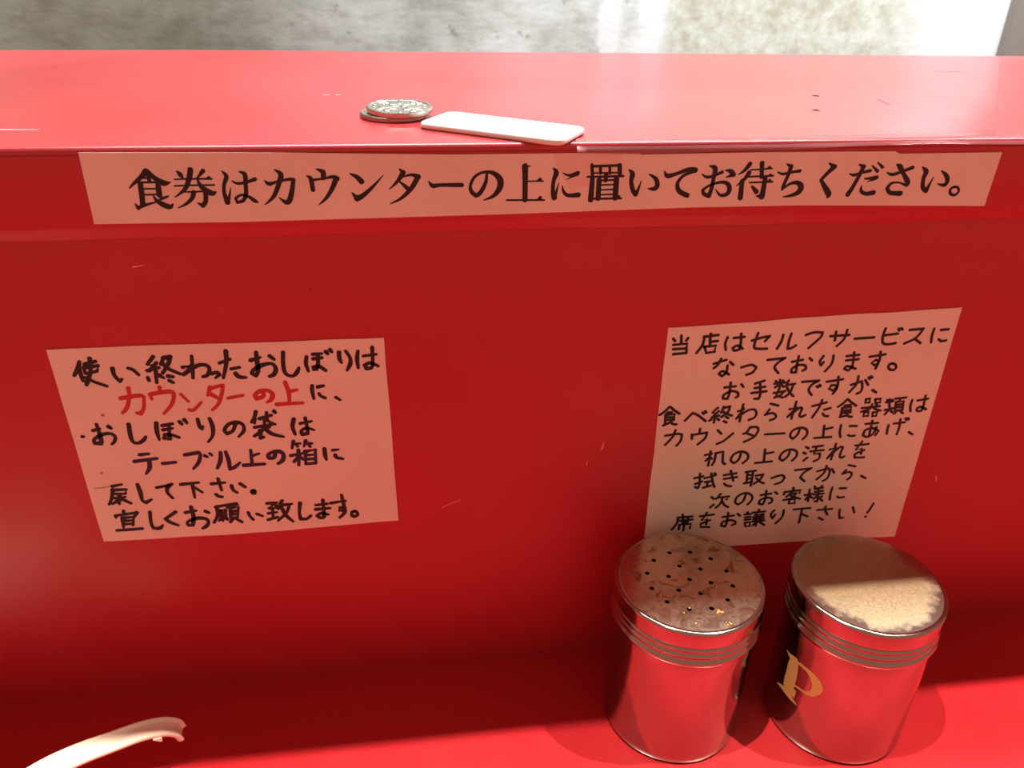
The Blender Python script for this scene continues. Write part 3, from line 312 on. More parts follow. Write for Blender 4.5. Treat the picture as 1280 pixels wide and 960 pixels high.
SIGN_GLYPHS = [
    '-77.3,233.2,1.89 -79.1,231.4,1.36 -81.4,229.6,0.99 -83.3,227.9,0.38;-77.1,233.2,1.66 -75.0,231.0,1.45 -72.6,229.4,1.84 -70.5,229.6,0.38;-78.3,231.0,0.53 -75.9,231.4,0.61;-76.9,231.7,1.06 -76.8,230.2,1.14;-79.7,229.3,1.60 -79.9,226.1,1.61 -80.2,222.4,1.62;-79.2,229.7,0.61 -74.5,229.7,0.69;-74.2,230.1,1.37 -74.5,227.2,1.69 -74.5,225.4,1.62;-79.1,227.6,0.50 -74.5,227.6,0.50;-79.2,225.7,0.54 -74.4,225.7,0.54;-82.5,222.8,0.38 -81.8,221.4,1.31;-81.8,221.4,1.00 -79.9,222.2,1.00 -76.0,223.2,0.46;-76.4,225.2,0.46 -75.6,223.6,1.23 -73.5,222.1,1.78 -71.8,221.6,1.48 -70.8,222.6,0.31;-75.1,223.8,0.46 -73.7,224.4,0.85 -71.9,225.1,0.54',
    '-68.0,233.2,0.38 -67.1,232.1,1.46 -66.5,231.1,0.69;-63.7,233.5,1.69 -64.4,231.1,1.62 -65.9,227.9,1.31 -67.8,226.1,0.85 -69.9,224.7,0.31;-59.9,233.1,1.39 -61.4,231.5,0.77 -62.3,230.8,0.31;-69.0,230.5,0.46 -65.1,230.6,0.54 -57.6,230.5,0.62;-59.3,230.8,0.23 -58.3,231.0,0.85;-69.5,228.4,0.46 -65.1,228.5,0.54 -57.1,228.5,0.55;-62.0,230.5,0.54 -61.4,228.4,1.32 -59.9,226.8,1.71 -58.1,225.8,1.72 -56.7,226.3,0.31;-66.6,226.4,0.46 -63.4,226.4,0.54 -59.5,226.6,0.62;-60.1,226.4,1.48 -60.5,223.3,1.41 -61.6,221.8,1.49 -63.2,222.7,0.31;-63.8,226.2,1.48 -64.7,224.2,1.25 -66.8,222.4,0.86 -69.4,221.2,0.31',
    '-54.2,233.0,0.31 -52.9,231.3,1.32 -54.0,228.5,1.09 -54.3,225.6,1.18 -53.7,222.8,1.74;-53.4,222.9,1.03 -52.6,225.6,0.63 -52.1,227.5,0.24;-51.3,229.7,0.47 -49.8,228.9,0.86 -47.0,229.2,0.86 -44.1,230.2,1.26;-48.7,232.7,0.47 -47.1,231.8,1.41 -47.2,228.8,1.26 -47.5,225.5,1.26 -48.6,223.3,1.11 -50.6,222.6,0.87 -51.0,224.0,0.87 -49.1,225.1,0.79 -46.8,224.5,0.95 -45.1,223.1,1.27 -44.1,222.6,0.56',
    '-41.1,229.7,0.39 -39.9,228.6,1.27 -37.4,229.2,0.79 -33.4,230.0,0.95 -32.0,229.7,1.43;-32.0,229.6,1.20 -32.8,226.1,1.52 -33.9,223.0,1.69 -35.2,222.4,1.37 -37.2,224.1,0.24;-37.6,233.2,0.39 -35.8,231.7,1.58 -36.5,229.1,1.51 -38.5,224.9,1.28 -40.6,222.7,0.72 -42.0,221.7,0.24',
    '-24.3,233.2,0.40 -22.3,232.2,1.60 -22.4,230.2,1.37;-27.7,231.0,0.32 -26.4,230.1,1.36 -26.0,226.4,1.37;-26.2,229.6,0.80 -22.2,230.1,0.72 -19.1,230.6,1.13 -17.9,230.0,1.61;-18.3,229.9,1.70 -20.0,226.3,1.38 -22.3,223.2,0.98 -24.6,221.3,0.24',
    '-13.6,231.5,0.49 -11.6,230.5,1.38 -10.1,228.9,1.79;-13.4,225.1,0.49 -11.9,223.2,1.89 -9.6,224.4,1.48 -6.1,227.5,0.90 -2.9,230.9,0.25',
    '2.4,233.0,0.33 3.7,231.7,1.64 1.8,228.9,1.15 -1.1,226.1,0.25;3.5,230.3,0.58 6.4,230.9,0.91 8.6,230.2,1.74;8.4,230.0,1.66 6.3,226.5,1.50 2.8,223.1,1.00 -1.0,221.2,0.33;2.4,228.7,0.50 4.6,226.7,1.33 5.4,225.7,1.08',
    '12.0,228.7,0.33 13.3,227.1,1.42 16.0,227.3,1.17 23.1,227.2,1.44',
    '31.6,231.0,0.76 31.2,228.0,1.19 29.5,224.6,1.45 28.0,223.5,1.45 26.5,224.7,1.36 26.0,226.8,1.02 27.4,229.8,0.93 30.3,231.4,0.84 33.7,231.1,1.36 36.1,228.8,2.05 35.9,225.8,1.89 33.8,223.2,1.20 30.7,221.9,0.43',
    '44.5,233.2,1.96 44.7,227.4,1.72 44.8,221.7,1.74;43.6,233.4,0.43 46.2,233.2,0.43;44.9,228.1,0.47 50.9,228.1,0.48;48.7,228.3,0.26 49.8,228.7,1.12;38.5,221.7,0.61 51.5,221.5,0.61;49.0,221.8,0.26 50.1,222.3,1.22',
    '54.1,232.5,0.34 55.3,231.0,1.73 54.5,228.1,1.30 54.4,224.6,1.40 55.0,222.3,1.84;55.4,223.3,1.05 55.9,225.4,0.61 56.3,227.4,0.26;57.6,230.8,0.35 59.8,229.9,0.87 62.8,230.7,1.39;62.8,230.3,1.05 60.5,229.3,0.52 59.0,228.5,0.22;57.6,226.3,0.35 58.2,224.3,0.97 59.8,223.0,1.23 63.4,223.1,1.68',
    '67.5,233.4,1.05 67.9,229.8,1.14;67.5,232.9,0.87 77.6,233.1,0.88;77.2,233.1,1.50 77.6,229.9,1.33;70.5,232.8,1.05 70.7,230.5,1.05;73.8,232.7,0.97 74.0,230.4,0.97;67.8,230.6,0.57 77.7,230.6,0.57;66.2,229.3,0.70 78.8,229.4,0.80;72.7,230.0,1.41 72.7,228.0,1.41;70.4,228.2,1.68 70.5,221.7,1.69;76.5,228.4,1.86 76.6,221.8,1.88;70.0,228.0,0.62 77.1,228.1,0.62;70.6,226.4,0.53 76.3,226.5,0.53;70.7,224.7,0.53 76.2,224.8,0.54;70.6,223.0,0.53 76.4,223.1,0.54;68.0,228.5,1.58 67.9,221.3,1.87;67.6,221.6,0.71 78.7,221.6,0.72;77.2,221.9,0.36 77.9,222.2,0.99',
    '80.5,231.6,0.35 82.0,230.2,1.69 81.8,227.6,1.43 82.6,224.6,1.53 83.8,222.9,1.53 84.5,224.5,0.99 85.4,227.6,0.27;88.0,229.9,0.45 90.4,228.4,1.35 91.3,226.2,1.62 90.4,224.8,1.54 87.9,224.9,0.27',
    '93.3,230.9,0.36 94.6,229.2,1.53 97.9,230.0,1.17 101.8,231.3,1.45 104.3,231.1,1.90;103.6,230.7,1.27 100.2,229.1,1.00 98.5,226.5,1.27 99.5,223.8,1.64 102.6,222.2,1.65',
    '107.0,229.7,0.36 108.8,228.6,1.00 111.2,229.0,1.01 114.3,230.3,1.10;109.4,232.5,0.45 111.5,231.6,1.73 111.4,228.1,1.37 111.2,224.6,1.38 110.6,221.9,1.57 108.7,222.6,1.29 108.0,224.0,1.01 110.1,225.5,0.83 113.4,226.6,0.92 116.2,226.5,1.29 117.8,224.7,1.67 117.3,222.5,1.49 114.8,222.1,1.02 112.7,224.2,0.28;115.3,230.9,0.37 117.4,230.5,1.56 118.6,229.3,1.56 115.9,228.4,0.28',
    '124.0,233.0,1.56 122.4,230.8,1.11 120.3,229.3,0.28;124.2,229.9,1.57 122.7,227.5,1.20 120.2,225.3,0.28;122.1,227.0,1.58 122.4,221.0,1.87;124.7,230.9,0.51 132.4,231.3,0.60;130.6,231.5,0.28 131.5,231.7,1.02;128.4,233.2,1.66 129.1,228.3,1.40;124.4,228.5,0.60 133.3,228.7,0.70;131.5,228.9,0.28 132.2,229.1,0.93;125.0,226.4,0.60 133.4,226.6,0.70;131.4,226.9,0.28 132.3,227.1,1.03;130.5,228.1,1.59 130.5,223.8,1.78 130.4,221.3,2.07 128.1,221.6,0.28;126.1,225.0,0.84 128.0,223.1,1.69',
    '134.8,230.0,0.47 136.8,229.3,0.94 140.2,229.9,0.94 143.0,230.3,1.13;137.7,232.8,0.47 139.4,231.9,1.59 138.8,228.6,1.22 137.8,225.1,1.23 137.6,223.7,0.85;137.6,223.7,0.66 140.1,225.7,0.94 142.8,226.1,1.51 144.5,224.7,2.09 144.0,222.7,1.81 141.4,221.5,1.14 138.2,221.0,0.29',
    '153.4,232.9,0.47 155.7,231.6,1.80 153.5,229.3,1.33 151.6,226.9,1.14 153.6,224.4,1.72 155.6,221.8,2.12 155.5,220.7,1.06',
    '162.1,229.0,0.48 163.8,228.5,1.06 166.5,229.3,0.96 169.7,230.0,1.16;164.9,232.3,0.48 166.8,231.5,1.63 166.0,228.7,1.44 164.4,224.2,1.45 163.1,221.5,1.75;168.3,227.1,0.58 170.9,227.3,1.07 172.7,227.5,1.55;172.4,227.0,0.87 169.5,226.0,0.24;167.7,224.6,0.39 167.9,222.7,1.17 170.1,221.6,1.37 172.9,222.0,1.76;170.0,231.8,0.48 172.5,229.8,1.16;171.9,232.9,0.48 174.1,231.2,1.16',
    '176.4,229.2,0.49 178.8,228.5,1.17 182.8,229.8,1.07 185.8,230.9,1.37;179.3,232.1,0.48 180.8,231.3,1.84 182.7,228.9,1.37 185.3,225.7,1.87 185.4,224.3,0.79;185.1,224.4,0.99 182.0,225.5,0.59 179.1,225.3,0.98 177.9,223.5,1.37 179.5,221.8,1.48 183.6,221.5,1.78',
    '189.5,231.1,0.39 191.5,229.4,1.87 191.2,226.9,1.48 191.8,223.7,1.59 193.5,222.3,1.69 194.1,224.4,0.99 195.1,227.3,0.30;197.5,229.6,0.49 200.0,227.7,1.59 200.9,225.7,1.60 200.1,224.3,1.40 197.3,224.8,0.30',
    '204.4,223.6,0.90 203.1,222.8,1.00 203.3,221.4,1.11 204.7,220.5,1.01 206.0,220.8,0.91 206.6,222.1,0.91 205.8,223.3,0.90 204.4,223.6,0.90',
]
PEPPER_LETTER = '-3.091,41.98,0.35 -3.001,41.48,1.94 -2.907,41.22,4.56 -2.897,37.83,5.81 -2.891,32.99,6.02 -2.894,27.46,5.89 -2.904,24.07,4.31;-3.124,21.38,0.37 -2.980,22.94,2.35 -2.831,22.74,2.68 -2.749,22.13,1.60 -2.672,21.70,0.35;-2.798,28.23,3.19 -2.790,23.99,3.03;-2.888,42.63,2.27 -2.744,42.86,1.04;-2.877,41.97,1.40 -2.750,42.69,1.39 -2.622,42.25,2.41 -2.513,40.12,4.28 -2.465,37.09,4.29 -2.511,32.99,2.60 -2.612,31.14,1.40 -2.726,30.71,1.06 -2.833,29.71,1.06'

# ------------------------------------------------------------------ setting
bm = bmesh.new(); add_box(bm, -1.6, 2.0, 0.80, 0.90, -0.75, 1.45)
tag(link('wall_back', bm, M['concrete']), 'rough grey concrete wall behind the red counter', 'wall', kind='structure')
bm = bmesh.new(); add_box(bm, 0.803, 0.93, 0.785, 0.80, -0.75, 1.45)
tag(link('trim_1', bm, M['pillar']), 'brown-grey post on the concrete wall at far right', 'trim', kind='structure')
bm = bmesh.new(); add_box(bm, -1.6, 2.0, -1.2, 0.90, -0.80, -0.75)
tag(link('floor', bm, M['floor']), kind='structure')
# unseen board added overhead to cut off the lamps' light, on two uprights standing on the counter
bm = bmesh.new(); add_box(bm, -0.95, 1.15, -0.0805, 0.022, 0.42, 0.44)
for px in (-0.93, 1.11): add_box(bm, px, px + 0.025, -0.001, 0.012, 0.2408, 0.42)
tag(link('light_cut_board', bm, M['board']), kind='structure')

# ------------------------------------------------------------------ desk
TZ = 0.2408
bm = bmesh.new()
prof = [(0.0, 0.0), (0.0, -0.03), (-0.44, -0.03)] + [(-0.44 - 0.015 * math.sin(a), -0.015 - 0.015 * math.cos(a)) for a in [math.pi * k / 10 for k in range(1, 10)]] + [(-0.44, 0.0)]
add_profile_x(bm, prof, [-0.95 + 2.1 * k / 8 for k in range(9)])
tag(link('counter_desk', bm, M['red_desk'], smooth=True, sharp=35), 'flat glossy red desk surface that the two metal shakers stand on', 'desk')

# ------------------------------------------------------------------ serving counter
cnt = empty('serving_counter', (0, 0, -0.75))
tag(cnt, 'tall red laminate counter with raised ledge, carrying the three pasted notices', 'counter')
def under(o):
    o.parent = cnt; o.matrix_parent_inverse = Matrix.Translation((0, 0, 0.75)); return o
bm = bmesh.new(); add_box(bm, -0.95, 1.15, 0.0, 0.03, -0.75, 0.2215)
under(link('front_panel', bm, M['red']))
bm = bmesh.new(); add_box(bm, -0.95, 1.15, 0.03, 0.18, -0.75, 0.2215)
under(link('base', bm, M['red']))
# ledge top with its slightly bowed back edge
def back_y(x):
    pts = [(-1.0, 0.214), (-0.2, 0.2177), (-0.09, 0.2215), (0.07, 0.2182), (0.385, 0.2116), (1.2, 0.208)]
    for (a, ya), (c, yc) in zip(pts, pts[1:]):
        if x <= c:
            t = max(0, (x - a) / (c - a)); t = t * t * (3 - 2 * t); return ya + (yc - ya) * t
    return pts[-1][1]
bm = bmesh.new()
prof = [(0.0, 0.2215), (0.0, TZ - 0.0022)]
prof = [(0.21, 0.2215), (0.21, TZ - 0.002), (0.2094, TZ - 0.0006), (0.208, TZ)] + [(-0.0012, TZ)] + [(-0.0012 - 0.0018 * math.sin(a), TZ - 0.0018 + 0.0018 * math.cos(a)) for a in [math.pi / 2 * k / 7 for k in range(1, 8)]] + [(-0.0030, TZ - 0.0022), (-0.0017, TZ - 0.0026), (-0.0017, 0.2215)]
xsn = [-0.95 + 2.1 * k / 90 for k in range(91)]
add_profile_x(bm, prof[::-1], xsn, lambda x, i: ((back_y(x) - 0.21) if i >= len(prof) - 4 else 0.0, 0.0))
bmesh.ops.recalc_face_normals(bm, faces=bm.faces)
under(link('ledge_top', bm, M['red_gloss'], smooth=True, sharp=35))
# fascia strip, its bottom lip bent back towards the panel
bm = bmesh.new()
prof = [(-0.0017, TZ - 0.0027), (-0.0027, TZ - 0.0023), (-0.003, TZ - 0.0028), (-0.003, 0.2150), (-0.0026, 0.2140), (-0.0012, 0.2104), (-0.0006, 0.2101), (-0.0002, 0.2106), (-0.0017, 0.2150)]
def wob(x, i):
    z = 0.0011 * noise.noise(Vector((x * 9, 3.1, 0))) + 0.0006 * noise.noise(Vector((x * 31, 0, 5)))
    return (0.0, z if 3 <= i <= 8 else 0.0)
add_profile_x(bm, prof, [-0.95 + 2.1 * k / 240 for k in range(241)], wob)
bmesh.ops.recalc_face_normals(bm, faces=bm.faces)
under(link('fascia', bm, M['red'], smooth=True, sharp=30))
# lifted film wrapping the front edge with a wavy border
def film(x0, x1, topw, drop, lift, seed):
    bm = bmesh.new(); rows = []
    k = 90
    for i in range(k + 1):
        x = x0 + (x1 - x0) * i / k
        w = topw(x) ; d = drop(x); s = noise.noise(Vector((x * 60, seed, 0))) * 0.0002
        pr = [(w, TZ + 0.00010), (w * .5, TZ + lift * .7 + s), (0.0004, TZ + lift + s), (-0.0012, TZ + lift * .3 + s), (-0.0034, TZ - 0.0010 - d * .3), (-0.0038, TZ - 0.0012 - d)]
        rows.append([bm.verts.new((x, y, z)) for y, z in pr])
    for a, c in zip(rows, rows[1:]):
        for j in range(len(a) - 1): bm.faces.new((a[j], c[j], c[j + 1], a[j + 1]))
    bmesh.ops.solidify(bm, geom=bm.faces[:], thickness=0.00008)
    bmesh.ops.recalc_face_normals(bm, faces=bm.faces)
    return bm
sm = lambda a, c, x: max(0, min(1, (x - a) / (c - a))) ** 2 * (3 - 2 * max(0, min(1, (x - a) / (c - a))))
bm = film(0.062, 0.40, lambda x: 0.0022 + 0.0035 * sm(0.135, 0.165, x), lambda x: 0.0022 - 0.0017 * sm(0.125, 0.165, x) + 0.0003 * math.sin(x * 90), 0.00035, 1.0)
tagged = under(link('edge_film', bm, M['film'], smooth=True, sharp=50)); tag(tagged, 'red film lifting off the front edge, paled by painted-in glare')
# film joint across the ledge at the right end
bm = bmesh.new()
add_prism(bm, [Vector((0.2190, 0.002, TZ)), Vector((0.7, 0.002, TZ)), Vector((0.7, 0.196, TZ)), Vector((0.3575, 0.196, TZ))], (0, 0, 1), 0.00025)
tag(under(link('top_film', bm, M['red_gloss'])), 'second layer of red film at the right end of the ledge')
# small marks: pale scratches, two filled nail holes
def pflat(x, z, l): return Vector((x, -l, z))
def ptop(x, y, l): return Vector((x, y, TZ + l))
def mark(name, pts, surf, material, label):
    bm = bmesh.new(); add_stroke(bm, [Vector(p) for p in pts], surf, False)
    tag(under(link(name, bm, material)), label)
for pts in ([(0.0808, 0.1145, .0007), (0.0815, 0.1185, .0002)], [(0.0748, 0.1070, .0003), (0.0750, 0.1092, .0002)], [(0.2385, 0.089, .0007), (0.2395, 0.086, .0003)],
            [(-0.0885, 0.2000, .0005), (-0.0845, 0.2006, .0002)], [(0.014, 0.090, .0003), (0.022, 0.0935, .0002)]):
    mark('scratch', pts, pflat, M['scratch'], 'pale scratch on the red panel')
for pts in ([(-0.0265, 0.0855, .0012), (-0.0235, 0.0857, .0004)], [(-0.0215, 0.0856, .0011), (-0.019, 0.0853, .0004)], [(-0.131, 0.0235, .0016), (-0.116, 0.0228, .0006)]):
    mark('scratch', pts, ptop, M['scratch'], 'pale scratch on the ledge')
for hx, hy in ((0.1875, 0.0813), (0.1723, 0.0496)):
    bm = bmesh.new()
    add_lathe(bm, [(0.0018, TZ + 0.00002), (0.0018, TZ + 0.00008), (0.0012, TZ + 0.00010), (0.0011, TZ + 0.00002)], 24, hx, hy, True, True)
    tag(under(link('nail_mark', bm, M['dark_mark'])), 'small round nail mark on the ledge')
mark('scratch', [(0.2104, 0.0600, .0012), (0.2110, 0.066, .0010), (0.2125, 0.074, .0006)], ptop, M['dark_mark'], 'dark scuff on the ledge')
mark('scratch', [(0.2895, 0.1530, .0008), (0.2960, 0.1502, .0008), (0.3045, 0.1498, .0005)], ptop, M['dark_mark'], 'dark scuff on the ledge')
for q in ((0.1006, 0.1463), (-0.031, 0.19)):
    mark('nick', [(*q, .0007), (q[0] + .0006, q[1], .0007)], pflat, M['dark_mark'], 'tiny dark nick in the red panel')

# ------------------------------------------------------------------ notices
def sheet(name, outline, y, thick, material, curl=0.0):
    """paper cut to the outline (x, z in mm), thickness towards the viewer"""
    bm = bmesh.new()
    add_prism(bm, [Vector((x * .001, y, z * .001)) for x, z in outline], (0, -1, 0), thick)
    bmesh.ops.recalc_face_normals(bm, faces=bm.faces)
    return bm
def ink(lines, y, width, material, parent, vary=0.0, seed=1, label=None):
    rnd = random.Random(seed)
    bm = bmesh.new()
    surf = lambda x, z, l: Vector((x, y - l, z))
    for st in lines:
        pts = [Vector((p.x, p.y, width * (1 + vary * (rnd.random() - 0.5)))) for p in st]
        if len(pts) > 1 and vary > 0.2:
            pts[-1].z *= 0.78
        pts = soften(pts)
        if len(pts) == 2 and (pts[0] - pts[1]).length < 0.0004: pts[1].x += 0.0003
        add_stroke(bm, pts, surf)
    o = link('text_line', bm, material, parent)
    if label: o['label'] = label
    return o
def wavy(pts, amp, seed, n=10):
    out = []
    for i, p in enumerate(pts):
        q = pts[(i + 1) % len(pts)]
        for k in range(n):
            t = k / n
            x, z = p[0] + (q[0] - p[0]) * t, p[1] + (q[1] - p[1]) * t
            a = amp * (0 if k == 0 else 1)
            out.append((x + a * noise.noise(Vector((x * .05, z * .05, seed))), z + a * noise.noise(Vector((x * .05, z * .05, seed + 9)))))
    return out

# printed strip on the fascia
sg = empty('notice_sign', (0.06, -0.0031, 0.2268))
tag(sg, 'long narrow notice strip with one printed line of black text along the counter edge', 'sign')
def child(o, root):
    o.parent = root; o.matrix_parent_inverse = Matrix.Translation(-Vector(root.location)); return o
SIGN_OUT = [(-96.3, 239.3), (-40.3, 238.7), (20, 237.4), (84, 237.4), (84.4, 236.7), (130, 237.0), (177.5, 236.8), (179.6, 235.9), (219.5, 236.0), (218.9, 216.1), (145.7, 217.8), (103.6, 217.8), (40.5, 216.8), (-3.4, 216.4), (-50.7, 216.0), (-96.4, 216.3)]
child(link('paper_strip', sheet('s', SIGN_OUT, -0.0031, 0.00022, M['sign']), M['sign']), sg)
bm = bmesh.new()
surf = lambda x, z, l: Vector((x, -0.00334 - l, z))
for g in SIGN_GLYPHS:
    for st in parse(g):
        pts = soften(st)
        for p in pts: p.z = max(p.z * 1.07, 0.00025)
        add_stroke(bm, pts, surf)
child(link('lettering', bm, M['black_ink']), sg)
bm = bmesh.new()
add_prism(bm, [Vector((x * .001, -0.0033, z * .001)) for x, z in [(53.5, 237.2), (78, 237.3), (76, 229.5), (60.5, 224.0)]], (0, -1, 0), 0.00004)
bmesh.ops.recalc_face_normals(bm, faces=bm.faces)
child(link('tape_piece', bm, M['clear_tape']), sg)

# left handwritten note
LN = empty('paper_note', (-0.063, -0.0001, 0.127))
tag(LN, 'left handwritten note in black, red and navy ink pasted on the red panel', 'note', 'handwritten notes on the red panel')
OUT = wavy([(-122.8, 170.4), (-62.8, 170.2), (-5.8, 169.9), (-4.2, 85.0), (-42.9, 84.2), (-68.6, 83.7), (-121.2, 84.6)], 0.5, 2.0, 8)
child(link('sheet', sheet('s', OUT, -0.0001, 0.00022, M['paper']), M['paper']), LN)
INK = {'black': M['black_ink'], 'red': M['red_ink'], 'navy': M['navy_ink']}
for i, (colour, s) in enumerate(LEFT_LINES):
    child(ink(parse(s), -0.00034, 0.00158, INK[colour], LN, 0.34, i + 1, {'red': 'words written in red', 'navy': 'words written in navy blue'}.get(colour)), LN)
surf = lambda x, z, l: Vector((x, -0.00034 - l, z))
for x, z, w in ((-109.6, 143.0, 1.3), (-115.2, 117.5, 1.1)):
    bm = bmesh.new()
    ring = [bm.verts.new(surf((x + .5 * w * math.cos(t * math.pi / 8) * (1 + .2 * math.sin(3 * t))) * .001, (z + .5 * w * math.sin(t * math.pi / 8)) * .001, 0.00005)) for t in range(16)]
    bm.faces.new(ring)
    tag(child(link('stain', bm, M['stain']), LN), 'brown grease spot')
bm = bmesh.new()
add_stroke(bm, [Vector((-0.1195, 0.1105, .0003)), Vector((-0.1165, 0.1106, .0005)), Vector((-0.1125, 0.1112, .0003))], surf, False)
tag(child(link('stain', bm, M['stain']), LN), 'brown streak')

# right handwritten note
RN = empty('paper_note', (0.165, -0.0001, 0.118))
tag(RN, 'right handwritten note, nine lines in black marker, above the two metal shakers', 'note', 'handwritten notes on the red panel')
OUT = wavy([(102.9, 169.3), (133.5, 170.2), (156.4, 171.4), (190.0, 172.1), (225.1, 173.2), (226.9, 55.5), (179.5, 57.0), (150.2, 57.3), (103.9, 58.5), (103.3, 121.6)], 0.35, 5.0, 6)
child(link('sheet', sheet('s', OUT, -0.0001, 0.00022, M['paper']), M['paper']), RN)
for i, s in enumerate(RIGHT_LINES):
    child(ink(parse(s), -0.00034, 0.00120, M['black_ink'], RN, 0.08, 40 + i), RN)

# ------------------------------------------------------------------ shakers
LZ = 0.0754
HOLES = [(0.0, 0.0)] + [(8.4 * math.cos(math.radians(41 + 60 * k)), 8.4 * math.sin(math.radians(41 + 60 * k))) for k in range(6)] + [(17.0 * math.cos(math.radians(11 + 30 * k)), 17.0 * math.sin(math.radians(11 + 30 * k))) for k in range(12)]
def shaker(name, loc, holes, lid_mat, label):
    root = empty(name, loc); tag(root, label, 'shaker', 'metal seasoning shakers on the desk')
    # can body
    bm = bmesh.new()
    prof = [(0.0262, 0.0009), (0.0272, 0.0), (0.0284, 0.0004), (0.0290, 0.0016), (0.0291, 0.004), (0.0291, 0.0055), (0.0291, 0.050), (0.0291, 0.052), (0.0289, 0.0560), (0.0284, 0.0585), (0.0283, 0.070), (0.0275, 0.0705)]
    add_lathe(bm, prof, 128)
    link('body', bm, M['steel'], root, True, 40)
    # screw lid: bead, two rolled grooves, finely knurled band, rounded shoulder
    lid_prof = [(0.0290, 0.0578), (0.0299, 0.0580), (0.0304, 0.0588), (0.0305, 0.0596), (0.0302, 0.0604), (0.0296, 0.0609), (0.0294, 0.0615), (0.0296, 0.0622), (0.0301, 0.0627),
                (0.0302, 0.0632), (0.0300, 0.0637), (0.0295, 0.0642), (0.0294, 0.0647), (0.0296, 0.0653), (0.0300, 0.0657), (0.0301, 0.0661), (0.0299, 0.0666), (0.02955, 0.0671), (0.0297, 0.0676), (0.0300, 0.0679)]
    kn0 = len(lid_prof)
    lid_prof += [(0.0300, 0.0681), (0.0300, 0.0722), (0.0300, 0.0726)]
    lid_prof += [(0.0288 + 0.0012 * math.cos(a), 0.0741 + 0.0012 * math.sin(a)) for a in [math.pi / 2 * k / 5 for k in range(0, 6)]]
    lid_prof += [(0.0280, 0.07515)]
    bm = bmesh.new(); seg = 288
    rings = add_lathe(bm, lid_prof, seg, 0, 0, True, False, lambda j, i: (0.00007 if i % 2 else -0.00004) if kn0 <= j <= kn0 + 1 else 0.0)
    lid = link('lid', bm, M['steel'], root, True, 45)
    # flat top disc, pierced for salt
    bm = bmesh.new()
    zt = 0.07515
    rim = [bm.verts.new((0.0280 * math.cos(2 * math.pi * i / 120), 0.0280 * math.sin(2 * math.pi * i / 120), zt)) for i in range(120)]
    ed = [bm.edges.new((rim[i], rim[(i + 1) % 120])) for i in range(120)]
    rr = []
    if holes:
        for hx, hy in HOLES:
            rg = [bm.verts.new((hx * .001 + 0.00098 * math.cos(2 * math.pi * i / 16), hy * .001 + 0.00098 * math.sin(2 * math.pi * i / 16), zt)) for i in range(16)]
            ed += [bm.edges.new((rg[i], rg[(i + 1) % 16])) for i in range(16)]
            rr.append(rg)
    bmesh.ops.triangle_fill(bm, edges=ed, use_beauty=True)
    for f in bm.faces:
        f.normal_update()
        if f.normal.z < 0: f.normal_flip()
    for rg in rr:
        lo = [bm.verts.new((v.co.x, v.co.y, zt - 0.0006)) for v in rg]
        for i in range(16): bm.faces.new((rg[i], lo[i], lo[(i + 1) % 16], rg[(i + 1) % 16]))
    top = link('top_plate', bm, lid_mat, lid)
    if holes:
        bm = bmesh.new(); add_lathe(bm, [(0.027, 0.0705), (0.027, 0.0722)], 48)  # near-black plug, paints the shade seen through the holes
        link('shade_plug', bm, M['hole'], lid)
    return root
S1 = shaker('seasoning_shaker', (0.1110, -0.0385, 0.0), True, M['lid_salt'], 'left metal shaker, its lid pierced with a ring pattern of small holes')
S2 = shaker('seasoning_shaker', (0.1830, -0.0479, 0.0), False, M['lid_pepper'], 'right metal shaker with a gold letter P and a dusty lid without holes')
# gold letter wrapped round the can
bm = bmesh.new()
for k, st in enumerate(PEPPER_LETTER.split(';')):
    pts = []
    for q in st.split():
        a, z, w = map(float, q.split(','))
        pts.append(Vector((a * 0.0291, z * .001, w * .001)))
    pts = catmull(pts)
    rows = []
    for i, p in enumerate(pts):
        d = (pts[min(i + 1, len(pts) - 1)] - pts[max(i - 1, 0)]).xy.normalized()
        s = Vector((-d.y, d.x)); row = []
        for c in range(13):
            q = p.xy + s * p.z * (c / 12 - 0.5)
            rad = 0.02915 + 0.000004 * k
            row.append(bm.verts.new((rad * math.cos(q.x / 0.0291), rad * math.sin(q.x / 0.0291), q.y)))
        rows.append(row)
    for a, c in zip(rows, rows[1:]):
        for m_ in range(12): bm.faces.new((a[m_], a[m_ + 1], c[m_ + 1], c[m_]))
bmesh.ops.recalc_face_normals(bm, faces=bm.faces)
tag(link('letter', bm, M['gold'], S2), 'gold capital letter P')
# crumbs of spice on the pierced lid
bm = bmesh.new()
rnd = random.Random(4)
for cx, cy, n, sp in ((5.5, -18.5, 16, 1.3), (7.0, -25.5, 9, 1.4), (-4, -20, 4, 3.5)):
    for k in range(n):
        x, y = cx + rnd.gauss(0, sp * .6), cy + rnd.gauss(0, sp * .5)
        if math.hypot(x, y) < 27:
            bmesh.ops.create_icosphere(bm, subdivisions=1, radius=rnd.uniform(0.00018, 0.00042), matrix=Matrix.Translation((x * .001, y * .001, 0.0753)) @ Matrix.Diagonal((1, 1, 0.5, 1)))
o = link('spice_crumbs', bm, M['dust'], S1); o['kind'] = 'stuff'; o['label'] = 'orange spice crumbs stuck to the lid'

